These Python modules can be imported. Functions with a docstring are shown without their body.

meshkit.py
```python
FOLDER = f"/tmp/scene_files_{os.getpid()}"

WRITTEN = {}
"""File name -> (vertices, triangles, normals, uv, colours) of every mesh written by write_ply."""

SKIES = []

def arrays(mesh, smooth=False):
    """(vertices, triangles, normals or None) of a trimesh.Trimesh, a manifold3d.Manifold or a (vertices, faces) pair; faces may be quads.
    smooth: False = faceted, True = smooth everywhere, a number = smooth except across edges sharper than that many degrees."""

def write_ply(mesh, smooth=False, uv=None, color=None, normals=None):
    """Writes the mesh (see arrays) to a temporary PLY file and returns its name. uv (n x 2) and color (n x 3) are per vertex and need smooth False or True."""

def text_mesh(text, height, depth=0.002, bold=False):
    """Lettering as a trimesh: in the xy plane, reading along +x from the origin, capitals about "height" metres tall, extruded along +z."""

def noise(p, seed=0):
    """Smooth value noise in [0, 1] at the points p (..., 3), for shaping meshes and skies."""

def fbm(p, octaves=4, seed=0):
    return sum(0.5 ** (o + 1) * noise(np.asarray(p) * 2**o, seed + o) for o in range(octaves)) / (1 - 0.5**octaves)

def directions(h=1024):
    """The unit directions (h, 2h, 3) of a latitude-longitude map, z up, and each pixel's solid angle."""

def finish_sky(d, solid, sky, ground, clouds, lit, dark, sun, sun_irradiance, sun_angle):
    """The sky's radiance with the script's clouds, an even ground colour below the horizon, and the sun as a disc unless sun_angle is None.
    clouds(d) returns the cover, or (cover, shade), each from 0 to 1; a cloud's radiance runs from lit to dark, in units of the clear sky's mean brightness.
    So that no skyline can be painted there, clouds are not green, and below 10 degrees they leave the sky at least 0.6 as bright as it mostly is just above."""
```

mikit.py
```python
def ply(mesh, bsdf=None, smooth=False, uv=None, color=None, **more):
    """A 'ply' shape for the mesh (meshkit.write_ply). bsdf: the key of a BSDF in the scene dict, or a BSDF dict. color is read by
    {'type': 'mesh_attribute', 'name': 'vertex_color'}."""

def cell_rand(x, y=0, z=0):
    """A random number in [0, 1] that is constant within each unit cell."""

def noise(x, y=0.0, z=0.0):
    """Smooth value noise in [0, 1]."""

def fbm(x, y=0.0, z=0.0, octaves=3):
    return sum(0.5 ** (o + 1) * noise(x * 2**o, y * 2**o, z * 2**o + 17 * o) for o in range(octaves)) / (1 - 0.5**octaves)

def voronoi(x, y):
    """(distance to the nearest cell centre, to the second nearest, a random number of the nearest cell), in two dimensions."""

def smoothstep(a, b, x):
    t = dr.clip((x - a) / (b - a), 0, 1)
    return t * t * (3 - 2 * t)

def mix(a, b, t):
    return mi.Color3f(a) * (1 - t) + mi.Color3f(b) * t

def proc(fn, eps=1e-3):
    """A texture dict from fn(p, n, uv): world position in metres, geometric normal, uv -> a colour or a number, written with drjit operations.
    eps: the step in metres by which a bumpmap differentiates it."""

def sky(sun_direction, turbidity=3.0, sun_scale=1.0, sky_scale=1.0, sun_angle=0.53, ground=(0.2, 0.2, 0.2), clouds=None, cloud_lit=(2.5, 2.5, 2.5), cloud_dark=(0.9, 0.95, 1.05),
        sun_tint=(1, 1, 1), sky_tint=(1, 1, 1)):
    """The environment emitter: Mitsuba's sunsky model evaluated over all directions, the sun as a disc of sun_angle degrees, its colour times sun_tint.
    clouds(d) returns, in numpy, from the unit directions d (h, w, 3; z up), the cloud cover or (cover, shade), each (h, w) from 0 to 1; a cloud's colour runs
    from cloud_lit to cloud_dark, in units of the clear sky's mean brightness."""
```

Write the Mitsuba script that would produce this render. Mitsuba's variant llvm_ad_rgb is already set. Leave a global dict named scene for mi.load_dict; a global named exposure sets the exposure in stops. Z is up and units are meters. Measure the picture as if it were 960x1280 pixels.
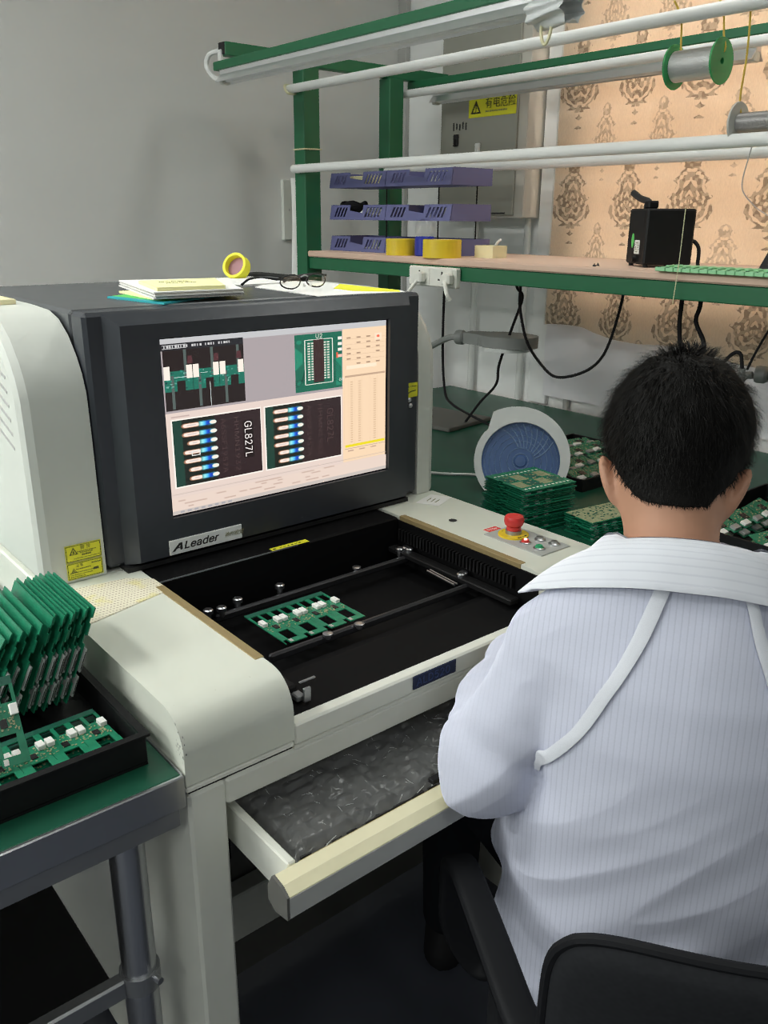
import math, glob, random
import numpy as np, trimesh, mitsuba as mi, drjit as dr, mikit, meshkit, manifold3d
from manifold3d import Manifold
from shapely.geometry import Polygon, Point, LineString
from shapely import affinity, union_all, box as sbox
T = mi.ScalarTransform4f
rng = np.random.default_rng(7)
scene, labels = {}, {}

# ------------------------------------------------------------------ camera, lights, exposure
F_PX, PITCH, ROLL, YAW, EYE = 1061.2, math.radians(19.12), math.radians(-0.497), math.radians(39.9), np.array([0, 0, 1.42])
_fh = np.array([math.sin(YAW), math.cos(YAW), 0]); _R = np.array([math.cos(YAW), -math.sin(YAW), 0])
_F = _fh * math.cos(PITCH) - np.array([0, 0, math.sin(PITCH)]); _D = -np.cross(_R, _F)
_D2 = -math.sin(ROLL) * _R + math.cos(ROLL) * _D
scene['camera'] = {'type': 'perspective', 'fov': math.degrees(2 * math.atan(480 / F_PX)), 'fov_axis': 'x', 'near_clip': 0.02,
                   'to_world': T().look_at(EYE.tolist(), (EYE + _F).tolist(), (-_D2).tolist())}
exposure = 1.08
SKY_GAIN = 82.0
CEIL_LAMPS = [(-4.3, 1.6, 2.7), (-4.3, -.9, .6), (-2.2, 1.75, 1.0), (-2.2, -.9, .5), (-.95, 2.1, 2.3), (.05, -1.0, .6), (.25, 1.10, .45), (1.72, 1.05, .5)]   # x, y, strength of the ceiling fittings, all above the frame
LAMP_RGB = (7.6, 7.8, 7.5)
scene['sky'] = {**mikit.sky([-0.6, 0.3, 0.5], turbidity=5, sun_scale=0.0, sky_scale=SKY_GAIN, clouds=lambda d: 1.0 + 0 * d[..., 0], cloud_lit=(1.18, .95, .72), cloud_dark=(1, 1, 1)), 'sampling_weight': 0.6}   # overcast daylight behind the curtain

# ------------------------------------------------------------------ helpers
_used = set()
def uniq(k):
    if k not in _used:
        _used.add(k); return k
    n = 1
    while f'{k}_{n:03d}' in _used: n += 1
    k = f'{k}_{n:03d}'; _used.add(k); return k
def note(key, label=None, cat=None, group=None, kind=None):
    d = {}
    for a, b in (('label', label), ('category', cat), ('group', group), ('kind', kind)):
        if b: d[a] = b
    if d: labels[key] = d
def thing(name, label, cat, group=None):
    k = uniq(name); note(k, label, cat, group); return k
def part(parent, name, mesh, mat, smooth=30, label=None, kind=None, M=None, color=None, emit=None):
    k = uniq(parent + '__' + name)
    if name in ('print', 'lettering', 'small_lettering', 'small_print', 'ring_print', 'tally_marks', 'handwriting'): kind = 'stuff'
    d = dict(mesh) if isinstance(mesh, dict) else mikit.ply(mesh, mat, smooth=smooth, color=color)
    if M is not None: d['to_world'] = T(M)
    if emit is not None: d['emitter'] = emit
    scene[k] = d; note(k, label, None, None, kind); return k
def solo(name, mesh, mat, label, cat, group=None, smooth=30, M=None, kind=None):
    k = uniq(name)
    d = dict(mesh) if isinstance(mesh, dict) else mikit.ply(mesh, mat, smooth=smooth)
    if M is not None: d['to_world'] = T(M)
    scene[k] = d; note(k, label, cat, group, kind); return k
def struct(name, mesh, mat, smooth=False, emit=None):
    k = uniq(name); scene[k] = mikit.ply(mesh, mat, smooth=smooth); note(k, kind='structure'); return k
cat_ = lambda ms: trimesh.util.concatenate(ms)
def bx(x0, x1, y0, y1, z0, z1, c=0.0):
    """box between the bounds, its edges chamfered by c"""
    a, b = np.array([x0, y0, z0], float), np.array([x1, y1, z1], float)
    if c <= 0:
        return trimesh.creation.box(bounds=[a, b])
    pts = []
    for ax in range(3):
        lo, hi = a + c, b - c
        lo, hi = lo.copy(), hi.copy(); lo[ax], hi[ax] = a[ax], b[ax]
        pts += [[(lo, hi)[i][0], (lo, hi)[j][1], (lo, hi)[k][2]] for i in (0, 1) for j in (0, 1) for k in (0, 1)]
    return trimesh.convex.convex_hull(np.array(pts))
def mat4(x=(1, 0, 0), y=(0, 1, 0), z=(0, 0, 1), o=(0, 0, 0)):
    M = np.eye(4); M[:3, 0], M[:3, 1], M[:3, 2], M[:3, 3] = x, y, z, o; return M
def rotz(a, o=(0, 0, 0)):
    c, s = math.cos(a), math.sin(a); return mat4((c, s, 0), (-s, c, 0), (0, 0, 1), o)
def tf(m, M):
    m = m.copy(); m.apply_transform(M); return m
def prism(poly, h, M=None):
    """shapely polygon in xy extruded h along z, then placed by M"""
    g = [poly] if poly.geom_type == 'Polygon' else list(poly.geoms)
    m = cat_([trimesh.creation.extrude_polygon(p, h, engine='earcut') for p in g])
    return tf(m, M) if M is not None else m
MX = lambda x: mat4((0, 1, 0), (0, 0, 1), (1, 0, 0), (x, 0, 0))      # (a,b)->(y,z), extrude +x from x
MY = lambda y: mat4((1, 0, 0), (0, 0, 1), (0, -1, 0), (0, y, 0))     # (a,b)->(x,z), extrude -y from y
def spline(pts, n=8):
    p = np.asarray(pts, float)
    if len(p) < 3: return p
    q = np.vstack([2 * p[0] - p[1], p, 2 * p[-1] - p[-2]]); out = []
    for i in range(1, len(q) - 2):
        for t in np.linspace(0, 1, n, endpoint=False):
            a, b, c, d = q[i - 1:i + 3]
            out.append(0.5 * ((2 * b) + (c - a) * t + (2 * a - 5 * b + 4 * c - d) * t * t + (3 * b - a - 3 * c + d) * t ** 3))
    return np.vstack(out + [p[-1:]])
def tube(pts, r, sides=8, n=8, smooth=True):
    p = spline(pts, n) if smooth else np.asarray(pts, float)
    t = np.gradient(p, axis=0); t /= np.linalg.norm(t, axis=1, keepdims=True) + 1e-12
    a = np.cross(t[0], [0, 0, 1.0] if abs(t[0][2]) < 0.9 else [1.0, 0, 0]); a /= np.linalg.norm(a)
    A = []
    for k in range(len(p)):
        a = a - t[k] * (a @ t[k]); a /= np.linalg.norm(a); A.append(a)
    A = np.array(A); B = np.cross(t, A); an = np.arange(sides) * 2 * math.pi / sides
    R = np.broadcast_to(np.asarray(r, float), (len(p),))
    v = p[:, None] + R[:, None, None] * (np.cos(an)[None, :, None] * A[:, None] + np.sin(an)[None, :, None] * B[:, None])
    N, S = len(p), sides; f = []
    for i in range(N - 1):
        for j in range(S):
            q = (i * S + j, i * S + (j + 1) % S, (i + 1) * S + (j + 1) % S, (i + 1) * S + j)
            f += [(q[0], q[1], q[2]), (q[0], q[2], q[3])]
    v = np.vstack([v.reshape(-1, 3), p[0], p[-1]])
    f += [(N * S, (j + 1) % S, j) for j in range(S)] + [(N * S + 1, (N - 1) * S + j, (N - 1) * S + (j + 1) % S) for j in range(S)]
    return trimesh.Trimesh(v, f, process=False)
def cyl(p0, p1, r, sides=20, r1=None):
    return tube([p0, p1], [r, r if r1 is None else r1], sides, smooth=False)
def lathe(profile, sides=32, M=None):
    """profile (r, z) revolved about z"""
    m = trimesh.creation.revolve(np.asarray(profile, float), sections=sides)
    return tf(m, M) if M is not None else m
def grid_mesh(P):
    """(m, n, 3) grid of points as a sheet"""
    m, n = P.shape[:2]; i, j = np.meshgrid(np.arange(m - 1), np.arange(n - 1), indexing='ij')
    q = np.stack([i * n + j, (i + 1) * n + j, (i + 1) * n + j + 1, i * n + j + 1], -1).reshape(-1, 4)
    return trimesh.Trimesh(P.reshape(-1, 3), np.vstack([q[:, [0, 1, 2]], q[:, [0, 2, 3]]]), process=False)
def sheet(P, t):
    """grid of points with thickness t"""
    m = grid_mesh(P); n = m.vertex_normals; v = np.vstack([m.vertices, m.vertices - n * t]); k = len(m.vertices)
    f = list(m.faces) + list(m.faces[:, ::-1] + k); M_, N_ = P.shape[:2]
    rim = [i * N_ for i in range(M_)] + [(M_ - 1) * N_ + j for j in range(1, N_)] + [i * N_ + N_ - 1 for i in range(M_ - 2, -1, -1)] + [j for j in range(N_ - 2, 0, -1)]
    for a, b in zip(rim, rim[1:] + rim[:1]): f += [(a, a + k, b), (b, a + k, b + k)]
    return trimesh.Trimesh(v, np.array(f), process=False)
def mf(m):
    return Manifold(manifold3d.Mesh(np.asarray(m.vertices, np.float32), np.asarray(m.faces, np.uint32)))
def tm(m):
    q = m.to_mesh(); return trimesh.Trimesh(q.vert_properties[:, :3].astype(float), q.tri_verts, process=False)
CJK = (glob.glob('/opt/blender-*/*/datafiles/fonts/Noto Sans CJK Regular.woff2') or [None])[0]
def text2d(text, height, cjk=False):
    """lettering as a shapely shape, from the origin along +x, capitals about height tall"""
    from PIL import Image, ImageDraw, ImageFont
    font = ImageFont.truetype(CJK if cjk and CJK else glob.glob('/opt/blender-*/*/datafiles/fonts/Inter.woff2')[0], 64)
    x0, y0, x1, y1 = font.getbbox(text, anchor='ls')
    im = Image.new('L', (x1 - x0 + 8, y1 - y0 + 8)); ImageDraw.Draw(im).text((4 - x0, 4 - y0), text, 255, font, anchor='ls')
    on = np.pad(np.asarray(im) > 127, ((0, 0), (1, 1))).astype(np.int8)
    r, s = np.nonzero(np.diff(on, axis=1) == 1); e = np.nonzero(np.diff(on, axis=1) == -1)[1]
    g = union_all(sbox(s, -r - 1, e, -r)).buffer(0.5).buffer(-0.5).simplify(0.6); k = height / 46.0
    return affinity.affine_transform(g, [k, 0, 0, k, -4 * k, (4 - y0) * k])
def rgb(*c): return {'type': 'rgb', 'value': list(c)}
def M_(name, c, rough=0.5, metal=0.0, spec=0.5, **kw):
    base = mikit.proc(c) if callable(c) else rgb(*c)
    scene[name] = {'type': 'twosided', 'b': {'type': 'principled', 'base_color': base, 'roughness': rough, 'metallic': metal, 'specular': spec, **kw}}
    return name

# ------------------------------------------------------------------ materials
def mottled(c, amt=0.06, s=3.0):
    return lambda p, n, uv: mi.Color3f(*c) * (1 - amt + 2 * amt * mikit.fbm(p.x * s, p.y * s, p.z * s))
M_('wall_paint', mottled((0.64, 0.64, 0.62), 0.05, 2.0), 0.8, spec=0.2)
M_('low_bounce_wall_paint', (0.30, 0.31, 0.31), 0.8, spec=0.2)  # unseen walls made darker to cut the light they bounce back
M_('white_wall_paint', mottled((0.84, 0.85, 0.84), 0.04, 2.0), 0.75, spec=0.2)
M_('ceiling_paint', (0.75, 0.75, 0.73), 0.9, spec=0.1)
M_('floor_paint', mottled((0.06, 0.066, 0.085), 0.15, 4.0), 0.45)
def worn(p, n, uv):
    k = mikit.smoothstep(0.62, 0.78, mikit.fbm(p.x * 9, p.y * 9, p.z * 9)) * 0.35 * mikit.smoothstep(0.85, 0.861, p.z)
    sc = mikit.smoothstep(0.965, 0.99, mikit.noise(p.x * 160, p.y * 60, p.z * 120)) * 0.5
    chip = mikit.smoothstep(.74, .80, mikit.noise(p.x * 300, p.y * 330, p.z * 230)) * mikit.smoothstep(.3755, .373, p.x) * mikit.smoothstep(.832, .822, p.y) * mikit.smoothstep(.795, .80, p.z)
    return mikit.mix(mikit.mix((0.61, 0.63, 0.55), (0.47, 0.46, 0.38), dr.clip(k + sc, 0, 1)), (0.10, 0.10, 0.09), chip)
M_('cream_paint', worn, 0.33, spec=0.5)
M_('cream_plain', (0.66, 0.67, 0.60), 0.35)
M_('shell_paint', (0.60, 0.62, 0.57), 0.35)
M_('hood_paint', mottled((0.028, 0.032, 0.040), 0.08, 30), 0.36, spec=0.6)
M_('hood_gray', mottled((0.065, 0.070, 0.075), 0.08, 30), 0.32, spec=0.6)
M_('seam_black', (0.006, 0.006, 0.007), 0.6)
M_('bay_black', (0.0035, 0.0035, 0.004), 0.6, spec=0.12)
M_('black_plastic', (0.007, 0.007, 0.0075), 0.45, spec=0.25)
M_('black_rubber', (0.010, 0.010, 0.011), 0.7, spec=0.25)
M_('dark_steel', (0.06, 0.06, 0.065), 0.35, metal=0.7)
M_('steel', (0.55, 0.56, 0.58), 0.3, metal=1.0)
M_('dull_steel', (0.40, 0.41, 0.42), 0.42, metal=0.9)
M_('brass_strip', (0.33, 0.25, 0.12), 0.45, metal=0.3)
M_('label_yellow', (0.72, 0.70, 0.03), 0.5)
M_('print_black', (0.015, 0.015, 0.015), 0.6)
M_('print_gray', (0.20, 0.19, 0.10), 0.6)
M_('plate_silver', (0.78, 0.80, 0.78), 0.45)
M_('plate_navy', (0.012, 0.02, 0.055), 0.4)
M_('print_blue', (0.03, 0.05, 0.14), 0.5)
M_('red_plastic', (0.55, 0.035, 0.03), 0.35)
M_('red_print', (0.65, 0.06, 0.05), 0.5)
M_('yellow_plastic', (0.70, 0.50, 0.02), 0.4)
M_('panel_gray', (0.42, 0.43, 0.41), 0.45, metal=0.2)
M_('green_button', (0.02, 0.28, 0.12), 0.35)
M_('bench_green', (0.012, 0.115, 0.048), 0.42)
M_('bench_green_dark', (0.014, 0.14, 0.06), 0.45)
M_('mat_green', mottled((0.005, 0.060, 0.033), 0.1, 12), 0.38)
M_('peach_board', (0.62, 0.44, 0.34), 0.5)
M_('pvc_white', (0.70, 0.71, 0.69), 0.4)
M_('reflector', (0.78, 0.79, 0.80), 0.3, metal=0.8)
M_('tube_glass', (0.80, 0.81, 0.80), 0.15)
M_('socket_white', (0.70, 0.70, 0.64), 0.4)
M_('cabinet_gray', (0.30, 0.30, 0.26), 0.5)
M_('cabinet_pale', (0.50, 0.48, 0.43), 0.5)
M_('pipe_gray', (0.42, 0.42, 0.40), 0.5)
M_('conduit_brown', (0.06, 0.05, 0.045), 0.6)
M_('purple_plastic', (0.12, 0.125, 0.27), 0.45)
M_('paper_white', (0.72, 0.72, 0.69), 0.8, spec=0.1)
M_('paper_yellow', (0.80, 0.77, 0.40), 0.8, spec=0.1)
M_('leaflet_yellow', (0.82, 0.80, 0.05), 0.6)
M_('card_teal', (0.02, 0.33, 0.38), 0.4)
M_('tape_yellow', (0.72, 0.52, 0.03), 0.3)
M_('tape_core', (0.35, 0.18, 0.22), 0.6)
M_('bottle_blue', (0.02, 0.03, 0.30), 0.25)
M_('pale_yellow', (0.74, 0.68, 0.42), 0.5)
M_('spool_green', (0.04, 0.32, 0.10), 0.35)
M_('spool_gray', (0.50, 0.50, 0.46), 0.45)
M_('solder', (0.68, 0.68, 0.67), 0.38, metal=0.7)
M_('solder_dark', (0.40, 0.39, 0.38), 0.38, metal=0.7)
M_('twine_yellow', (0.62, 0.45, 0.08), 0.7)
M_('strap_pale', (0.66, 0.63, 0.40), 0.5)
M_('sticker_green', (0.10, 0.50, 0.12), 0.5)
M_('led_board_green', (0.30, 0.62, 0.34), 0.5)
M_('pcb_green', mottled((0.010, 0.165, 0.085), 0.18, 90), 0.35)
M_('pcb_rail', mottled((0.014, 0.10, 0.065), 0.15, 90), 0.4)
M_('pcb_edge', (0.12, 0.17, 0.12), 0.5)
M_('pcb_pale', mottled((0.28, 0.30, 0.17), 0.25, 160), 0.5)
M_('solder_pad', (0.55, 0.56, 0.52), 0.35, metal=0.6)
M_('connector_white', (0.80, 0.80, 0.76), 0.4)
M_('connector_gray', (0.36, 0.37, 0.36), 0.35, metal=0.4)
M_('chip_black', (0.010, 0.010, 0.010), 0.4)
M_('fan_white', (0.72, 0.74, 0.72), 0.35)
M_('fan_blue', (0.045, 0.115, 0.30), 0.35)
M_('fan_wire', (0.22, 0.33, 0.50), 0.35)
M_('lamp_gray', (0.22, 0.23, 0.22), 0.45)
M_('slab_gray', (0.10, 0.10, 0.09), 0.6)
M_('drawer_cream', (0.66, 0.62, 0.42), 0.4)
M_('drawer_gray', (0.42, 0.43, 0.41), 0.45)
M_('key_black', (0.014, 0.014, 0.015), 0.45)
M_('skin', mottled((0.45, 0.24, 0.155), 0.06, 40), 0.5, spec=0.35)
M_('hair', (0.006, 0.0055, 0.005), 0.6, spec=0.15)
M_('trousers', (0.010, 0.011, 0.014), 0.85, spec=0.1)
M_('chair_fabric', mottled((0.014, 0.015, 0.017), 0.2, 250), 0.9, spec=0.15)
M_('chair_plastic', (0.009, 0.0095, 0.011), 0.6, spec=0.15)
M_('lens', (0.02, 0.02, 0.022), 0.1)
scene['clear_film'] = {'type': 'thindielectric', 'int_ior': 1.35}
scene['lens_glass'] = {'type': 'thindielectric', 'int_ior': 1.45}
scene['dome_glass'] = {'type': 'thindielectric', 'int_ior': 1.5}

# ------------------------------------------------------------------ the room
XW, YW, X0, Y0, HC = 2.50, 2.90, -5.4, -4.8, 2.75
struct('floor', bx(X0 - .1, XW + .1, Y0 - .1, YW + .1, -0.1, 0), 'floor_paint')
struct('ceiling', bx(X0 - .1, XW + .1, Y0 - .1, YW + .1, HC, HC + 0.1), 'ceiling_paint')
struct('wall_back', bx(X0 - .1, XW + .1, YW, YW + 0.1, 0, HC), 'wall_paint')
WY0, WY1, WZ0, WZ1 = .30, 1.95, 1.17, 2.35
struct('wall_right', tm(mf(bx(XW, XW + 0.1, Y0, YW, 0, HC)) - mf(bx(XW - .1, XW + .2, WY0, WY1, WZ0, WZ1))), 'white_wall_paint')
struct('window_1', cat_([bx(XW + .03, XW + .07, WY0, WY1, z, z + .04) for z in (WZ0, WZ1 - .04)] + [bx(XW + .03, XW + .07, y, y + .04, WZ0 + .04, WZ1 - .04) for y in (WY0, 1.105, WY1 - .04)]), 'pvc_white')
struct('window_1__pane', grid_mesh(np.array([[(XW + .05, y, z) for z in (WZ0 + .01, WZ1 - .01)] for y in (WY0 + .01, WY1 - .01)])), 'lens_glass')
struct('wall_left', bx(X0 - 0.1, X0, Y0, YW, 0, HC), 'low_bounce_wall_paint')
struct('wall_front', bx(X0 - .1, XW + .1, Y0 - 0.1, Y0, 0, HC), 'low_bounce_wall_paint')
for i, (x, y, gain) in enumerate(CEIL_LAMPS):
    k = thing('ceiling_lamp', 'fluorescent ceiling fitting, ' + ['wide panel in the far left corner by the back wall', 'wide panel by the far left wall', 'wide panel in the second row, by the back wall', 'wide panel in the second row, in the middle',
              'narrow one left of the inspection machine', 'narrow one right above the viewer', 'narrow one above the inspection machine', 'narrow one above the bench'][i], 'ceiling lamp', 'ceiling lamps')
    hw = .36 if x < -1.5 else .14                                  # wide panels in the far rows
    part(k, 'housing', bx(x - hw - .03, x + hw + .03, y - .62, y + .62, HC - .05, HC - .0005, .008), 'pvc_white')
    d = mikit.ply((np.array([[x - hw, y - .59, HC - .0515], [x + hw, y - .59, HC - .0515], [x + hw, y + .59, HC - .0515], [x - hw, y + .59, HC - .0515]]), np.array([[0, 2, 1], [0, 3, 2]])), 'tube_glass')
    part(k, 'diffuser', d, None, emit={'type': 'area', 'radiance': rgb(*[c * gain for c in LAMP_RGB])})
# ------------------------------------------------------------------ the inspection machine
aoi = thing('inspection_machine', 'cream and charcoal optical inspection machine with lit screen and open black bay', 'inspection machine')
AX0, AX1, AY, DZ = 0.37, 1.21, 0.81, 0.86
for x0, x1 in ((AX0 + .003, AX0 + .055), (AX1 - .055, AX1 - .003)):
    part(aoi, 'side_panel', bx(x0, x1, AY + .003, 1.86, 0.03, .7515, .004), 'cream_plain', False)
part(aoi, 'front_beam', bx(AX0 + .0551, AX1 - .0551, AY + .003, AY + .05, .712, .7515, .004), 'cream_plain', False)
part(aoi, 'crossbar', bx(AX0 + .0552, AX1 - .0552, 1.10, 1.14, .16, .262, .003), 'cream_plain', False)
part(aoi, 'rear_panel', bx(AX0 + .0552, AX1 - .0552, 1.145, 1.155, .03, .70), 'slab_gray', False)
for i in range(14):
    part(aoi, 'vent_slit', bx(.437 + i * .012, .442 + i * .012, 1.142, 1.1452, .31, .47), 'seam_black', False)
for x0, x1 in ((AX0 + .02, AX0 + .06), (AX1 - .06, AX1 - .02)):
    for y in (.87, 1.78): part(aoi, 'foot', cyl((x0 + .02, y, 0), (x0 + .02, y, .0305), .022), 'black_rubber')
part(aoi, 'seam', bx(AX0 + .006, AX1 - .006, AY + .007, 1.86, .7512, .7575), 'seam_black', False)
for m in (bx(AX0, .5268, AY, 1.28, .7576, .7655, .002), bx(1.0452, AX1, AY, 1.28, .7576, .7655, .002)): part(aoi, 'trim_strip', m, 'cream_plain', False)
prof = [(1.284, .7678), (AY, .7678), (AY, .812), (.8115, .822), (.816, .833), (.823, .8435), (.832, .8515), (.843, .857), (.856, .8595), (.872, DZ), (1.284, DZ)]
arms = []
for x0, x1 in ((AX0, .527), (1.045, AX1)):
    k = part(aoi, 'armrest', prism(Polygon(prof), x1 - x0, MX(x0)), 'cream_paint', 25); arms.append(k)
    part(aoi, 'armrest_gap', bx(x0 + .002, x1 - .002, AY + .003, 1.28, .7654, .7679), 'seam_black', False)
part(arms[0], 'edge_strip', bx(.515, .529, .882, 1.183, .855, .8612, .0005), 'brass_strip', False)
part(arms[1], 'edge_strip', bx(1.0435, 1.057, .882, 1.20, .852, .8612, .0005), 'brass_strip', False)
part(arms[1], 'screw_hole', lathe([(0, 0), (.006, 0), (.008, .0008), (.008, .0015), (0, .0015)], 16, mat4(o=(1.109, 1.116, DZ - .0004))), 'dark_steel')
part(arms[1], 'side_cap', bx(AX1, AX1 + .004, .86, 1.20, .775, .852, .002), 'cream_plain', False)
front = part(aoi, 'front_rail', cat_([bx(.5275, 1.0445, AY, AY + .022, .7575, .790, .003), bx(.5275, 1.0445, AY + .0015, AY + .03, .7520, .7574)]), 'cream_plain', False)
plate = part(aoi, 'model_plate', bx(.734, .821, AY - .003, AY - .0002, .7655, .7875, .001), 'plate_navy', False)
part(plate, 'lettering', prism(text2d('ALD520', .0125), .0008, mat4((1, 0, 0), (0, 0, 1), (0, -1, 0), (.7395, AY - .0029, .7705))), 'print_blue', False)
# black bay
bay = part(aoi, 'conveyor_bay', cat_([bx(.5272, 1.0448, .84, 1.27, .752, .765), bx(.5272, .531, .84, 1.27, .765, .852), bx(1.041, 1.0448, .84, 1.27, .765, .852), bx(.5311, 1.0409, 1.20, 1.27, .765, .8585, .003)]), 'bay_black', False)
part(bay, 'apron', prism(Polygon([(.833, .765), (.833, .786), (.925, .792), (.955, .780), (.955, .765)]), .509, MX(.5315)), 'bay_black', False)
part(bay, 'bright_edge', bx(.5311, .80, 1.1985, 1.2005, .8575, .8595), 'dull_steel', False)
for i in range(34):
    part(bay, 'ribbed_strip', bx(1.033, 1.0408, .89 + i * .009, .8945 + i * .009, .815, .838), 'black_plastic', False)
part(bay, 'guide_track', bx(1.010, 1.033, .87, 1.195, .795, .806, .002), 'black_plastic', False)
for y, x0, x1 in ((1.147, .60, 1.035), (.977, .595, 1.035)):
    part(bay, 'conveyor_rail', bx(x0, x1, y - .005, y + .005, .786, .800, .003), 'dark_steel', False)
for x, y in ((.588, 1.15), (.610, 1.145), (.648, 1.158), (.735, 1.162), (1.030, 1.160), (1.048, 1.150), (1.012, 1.162), (1.018, .998), (1.034, 1.000), (.90, 1.155), (.76, .968), (.70, .972)):
    h = .010 if x in (.90, .76, .70) else .018
    part(bay, 'clamp_knob', lathe([(0, 0), (.005, 0), (.005, h * .5), (.0085, h * .55), (.0085, h * .9), (.006, h), (0, h)], 14, mat4(o=(min(x, 1.026), y, .795))), 'steel')
part(bay, 'guide_shaft', cat_([cyl((.994, 1.062, .802), (.988, .984, .802), .0022, 10), cyl((1.001, 1.062, .802), (.995, .984, .802), .0018, 10)]), 'steel')
part(bay, 'release_clip', cat_([bx(.575, .602, .866, .870, .808, .811, .001), bx(.560, .574, .852, .868, .790, .800, .002), bx(.568, .580, .846, .850, .790, .812, .001)]), 'dull_steel', False)
part(bay, 'sensor_block', bx(.548, .572, .868, .90, .790, .808, .003), 'black_plastic', False)
st = part(aoi, 'caution_strip', bx(.748, .826, 1.200, 1.214, .8586, .8592), 'label_yellow', False)
part(st, 'print', cat_([*[bx(.766 + i * .008, .771 + i * .008, 1.2055, 1.2075, .8592, .8594) for i in range(6)], bx(.752, .758, 1.205, 1.209, .8592, .8594)]), 'print_black', False)
# hood
hood = part(aoi, 'hood', bx(.482, 1.158, 1.337, 1.88, .861, 1.281, .006), 'hood_gray', False)
part(aoi, 'hood_seam', bx(.485, 1.155, 1.330, 1.338, .864, 1.277), 'seam_black', False)
bez = bx(.480, 1.160, 1.280, 1.331, .868, 1.281, .006)
def frustum(x0, x1, z0, z1, y0, inset, y1):
    a = [(x0, y0, z0), (x1, y0, z0), (x1, y0, z1), (x0, y0, z1)]; i = inset
    b = [(x0 + i, y1, z0 + i * .4), (x1 - i, y1, z0 + i * .4), (x1 - i, y1, z1 - i * .9), (x0 + i, y1, z1 - i * .9)]
    return trimesh.convex.convex_hull(np.array(a + b))
slab = frustum(.508, 1.128, .868, 1.278, 1.281, .018, 1.255)
cut = bx(.589, 1.061, 1.20, 1.2655, .940, 1.239)
part(aoi, 'bezel', cat_([bez, tm(mf(slab) - mf(cut))]), 'hood_paint', False)
part(aoi, 'bezel_skirt', bx(.505, 1.12, 1.262, 1.30, .8605, .8685), 'seam_black', False)
lg = part(aoi, 'logo_plate', bx(.577, .717, 1.2525, 1.2548, .8765, .9025, .0006), 'plate_silver', False)
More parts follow.
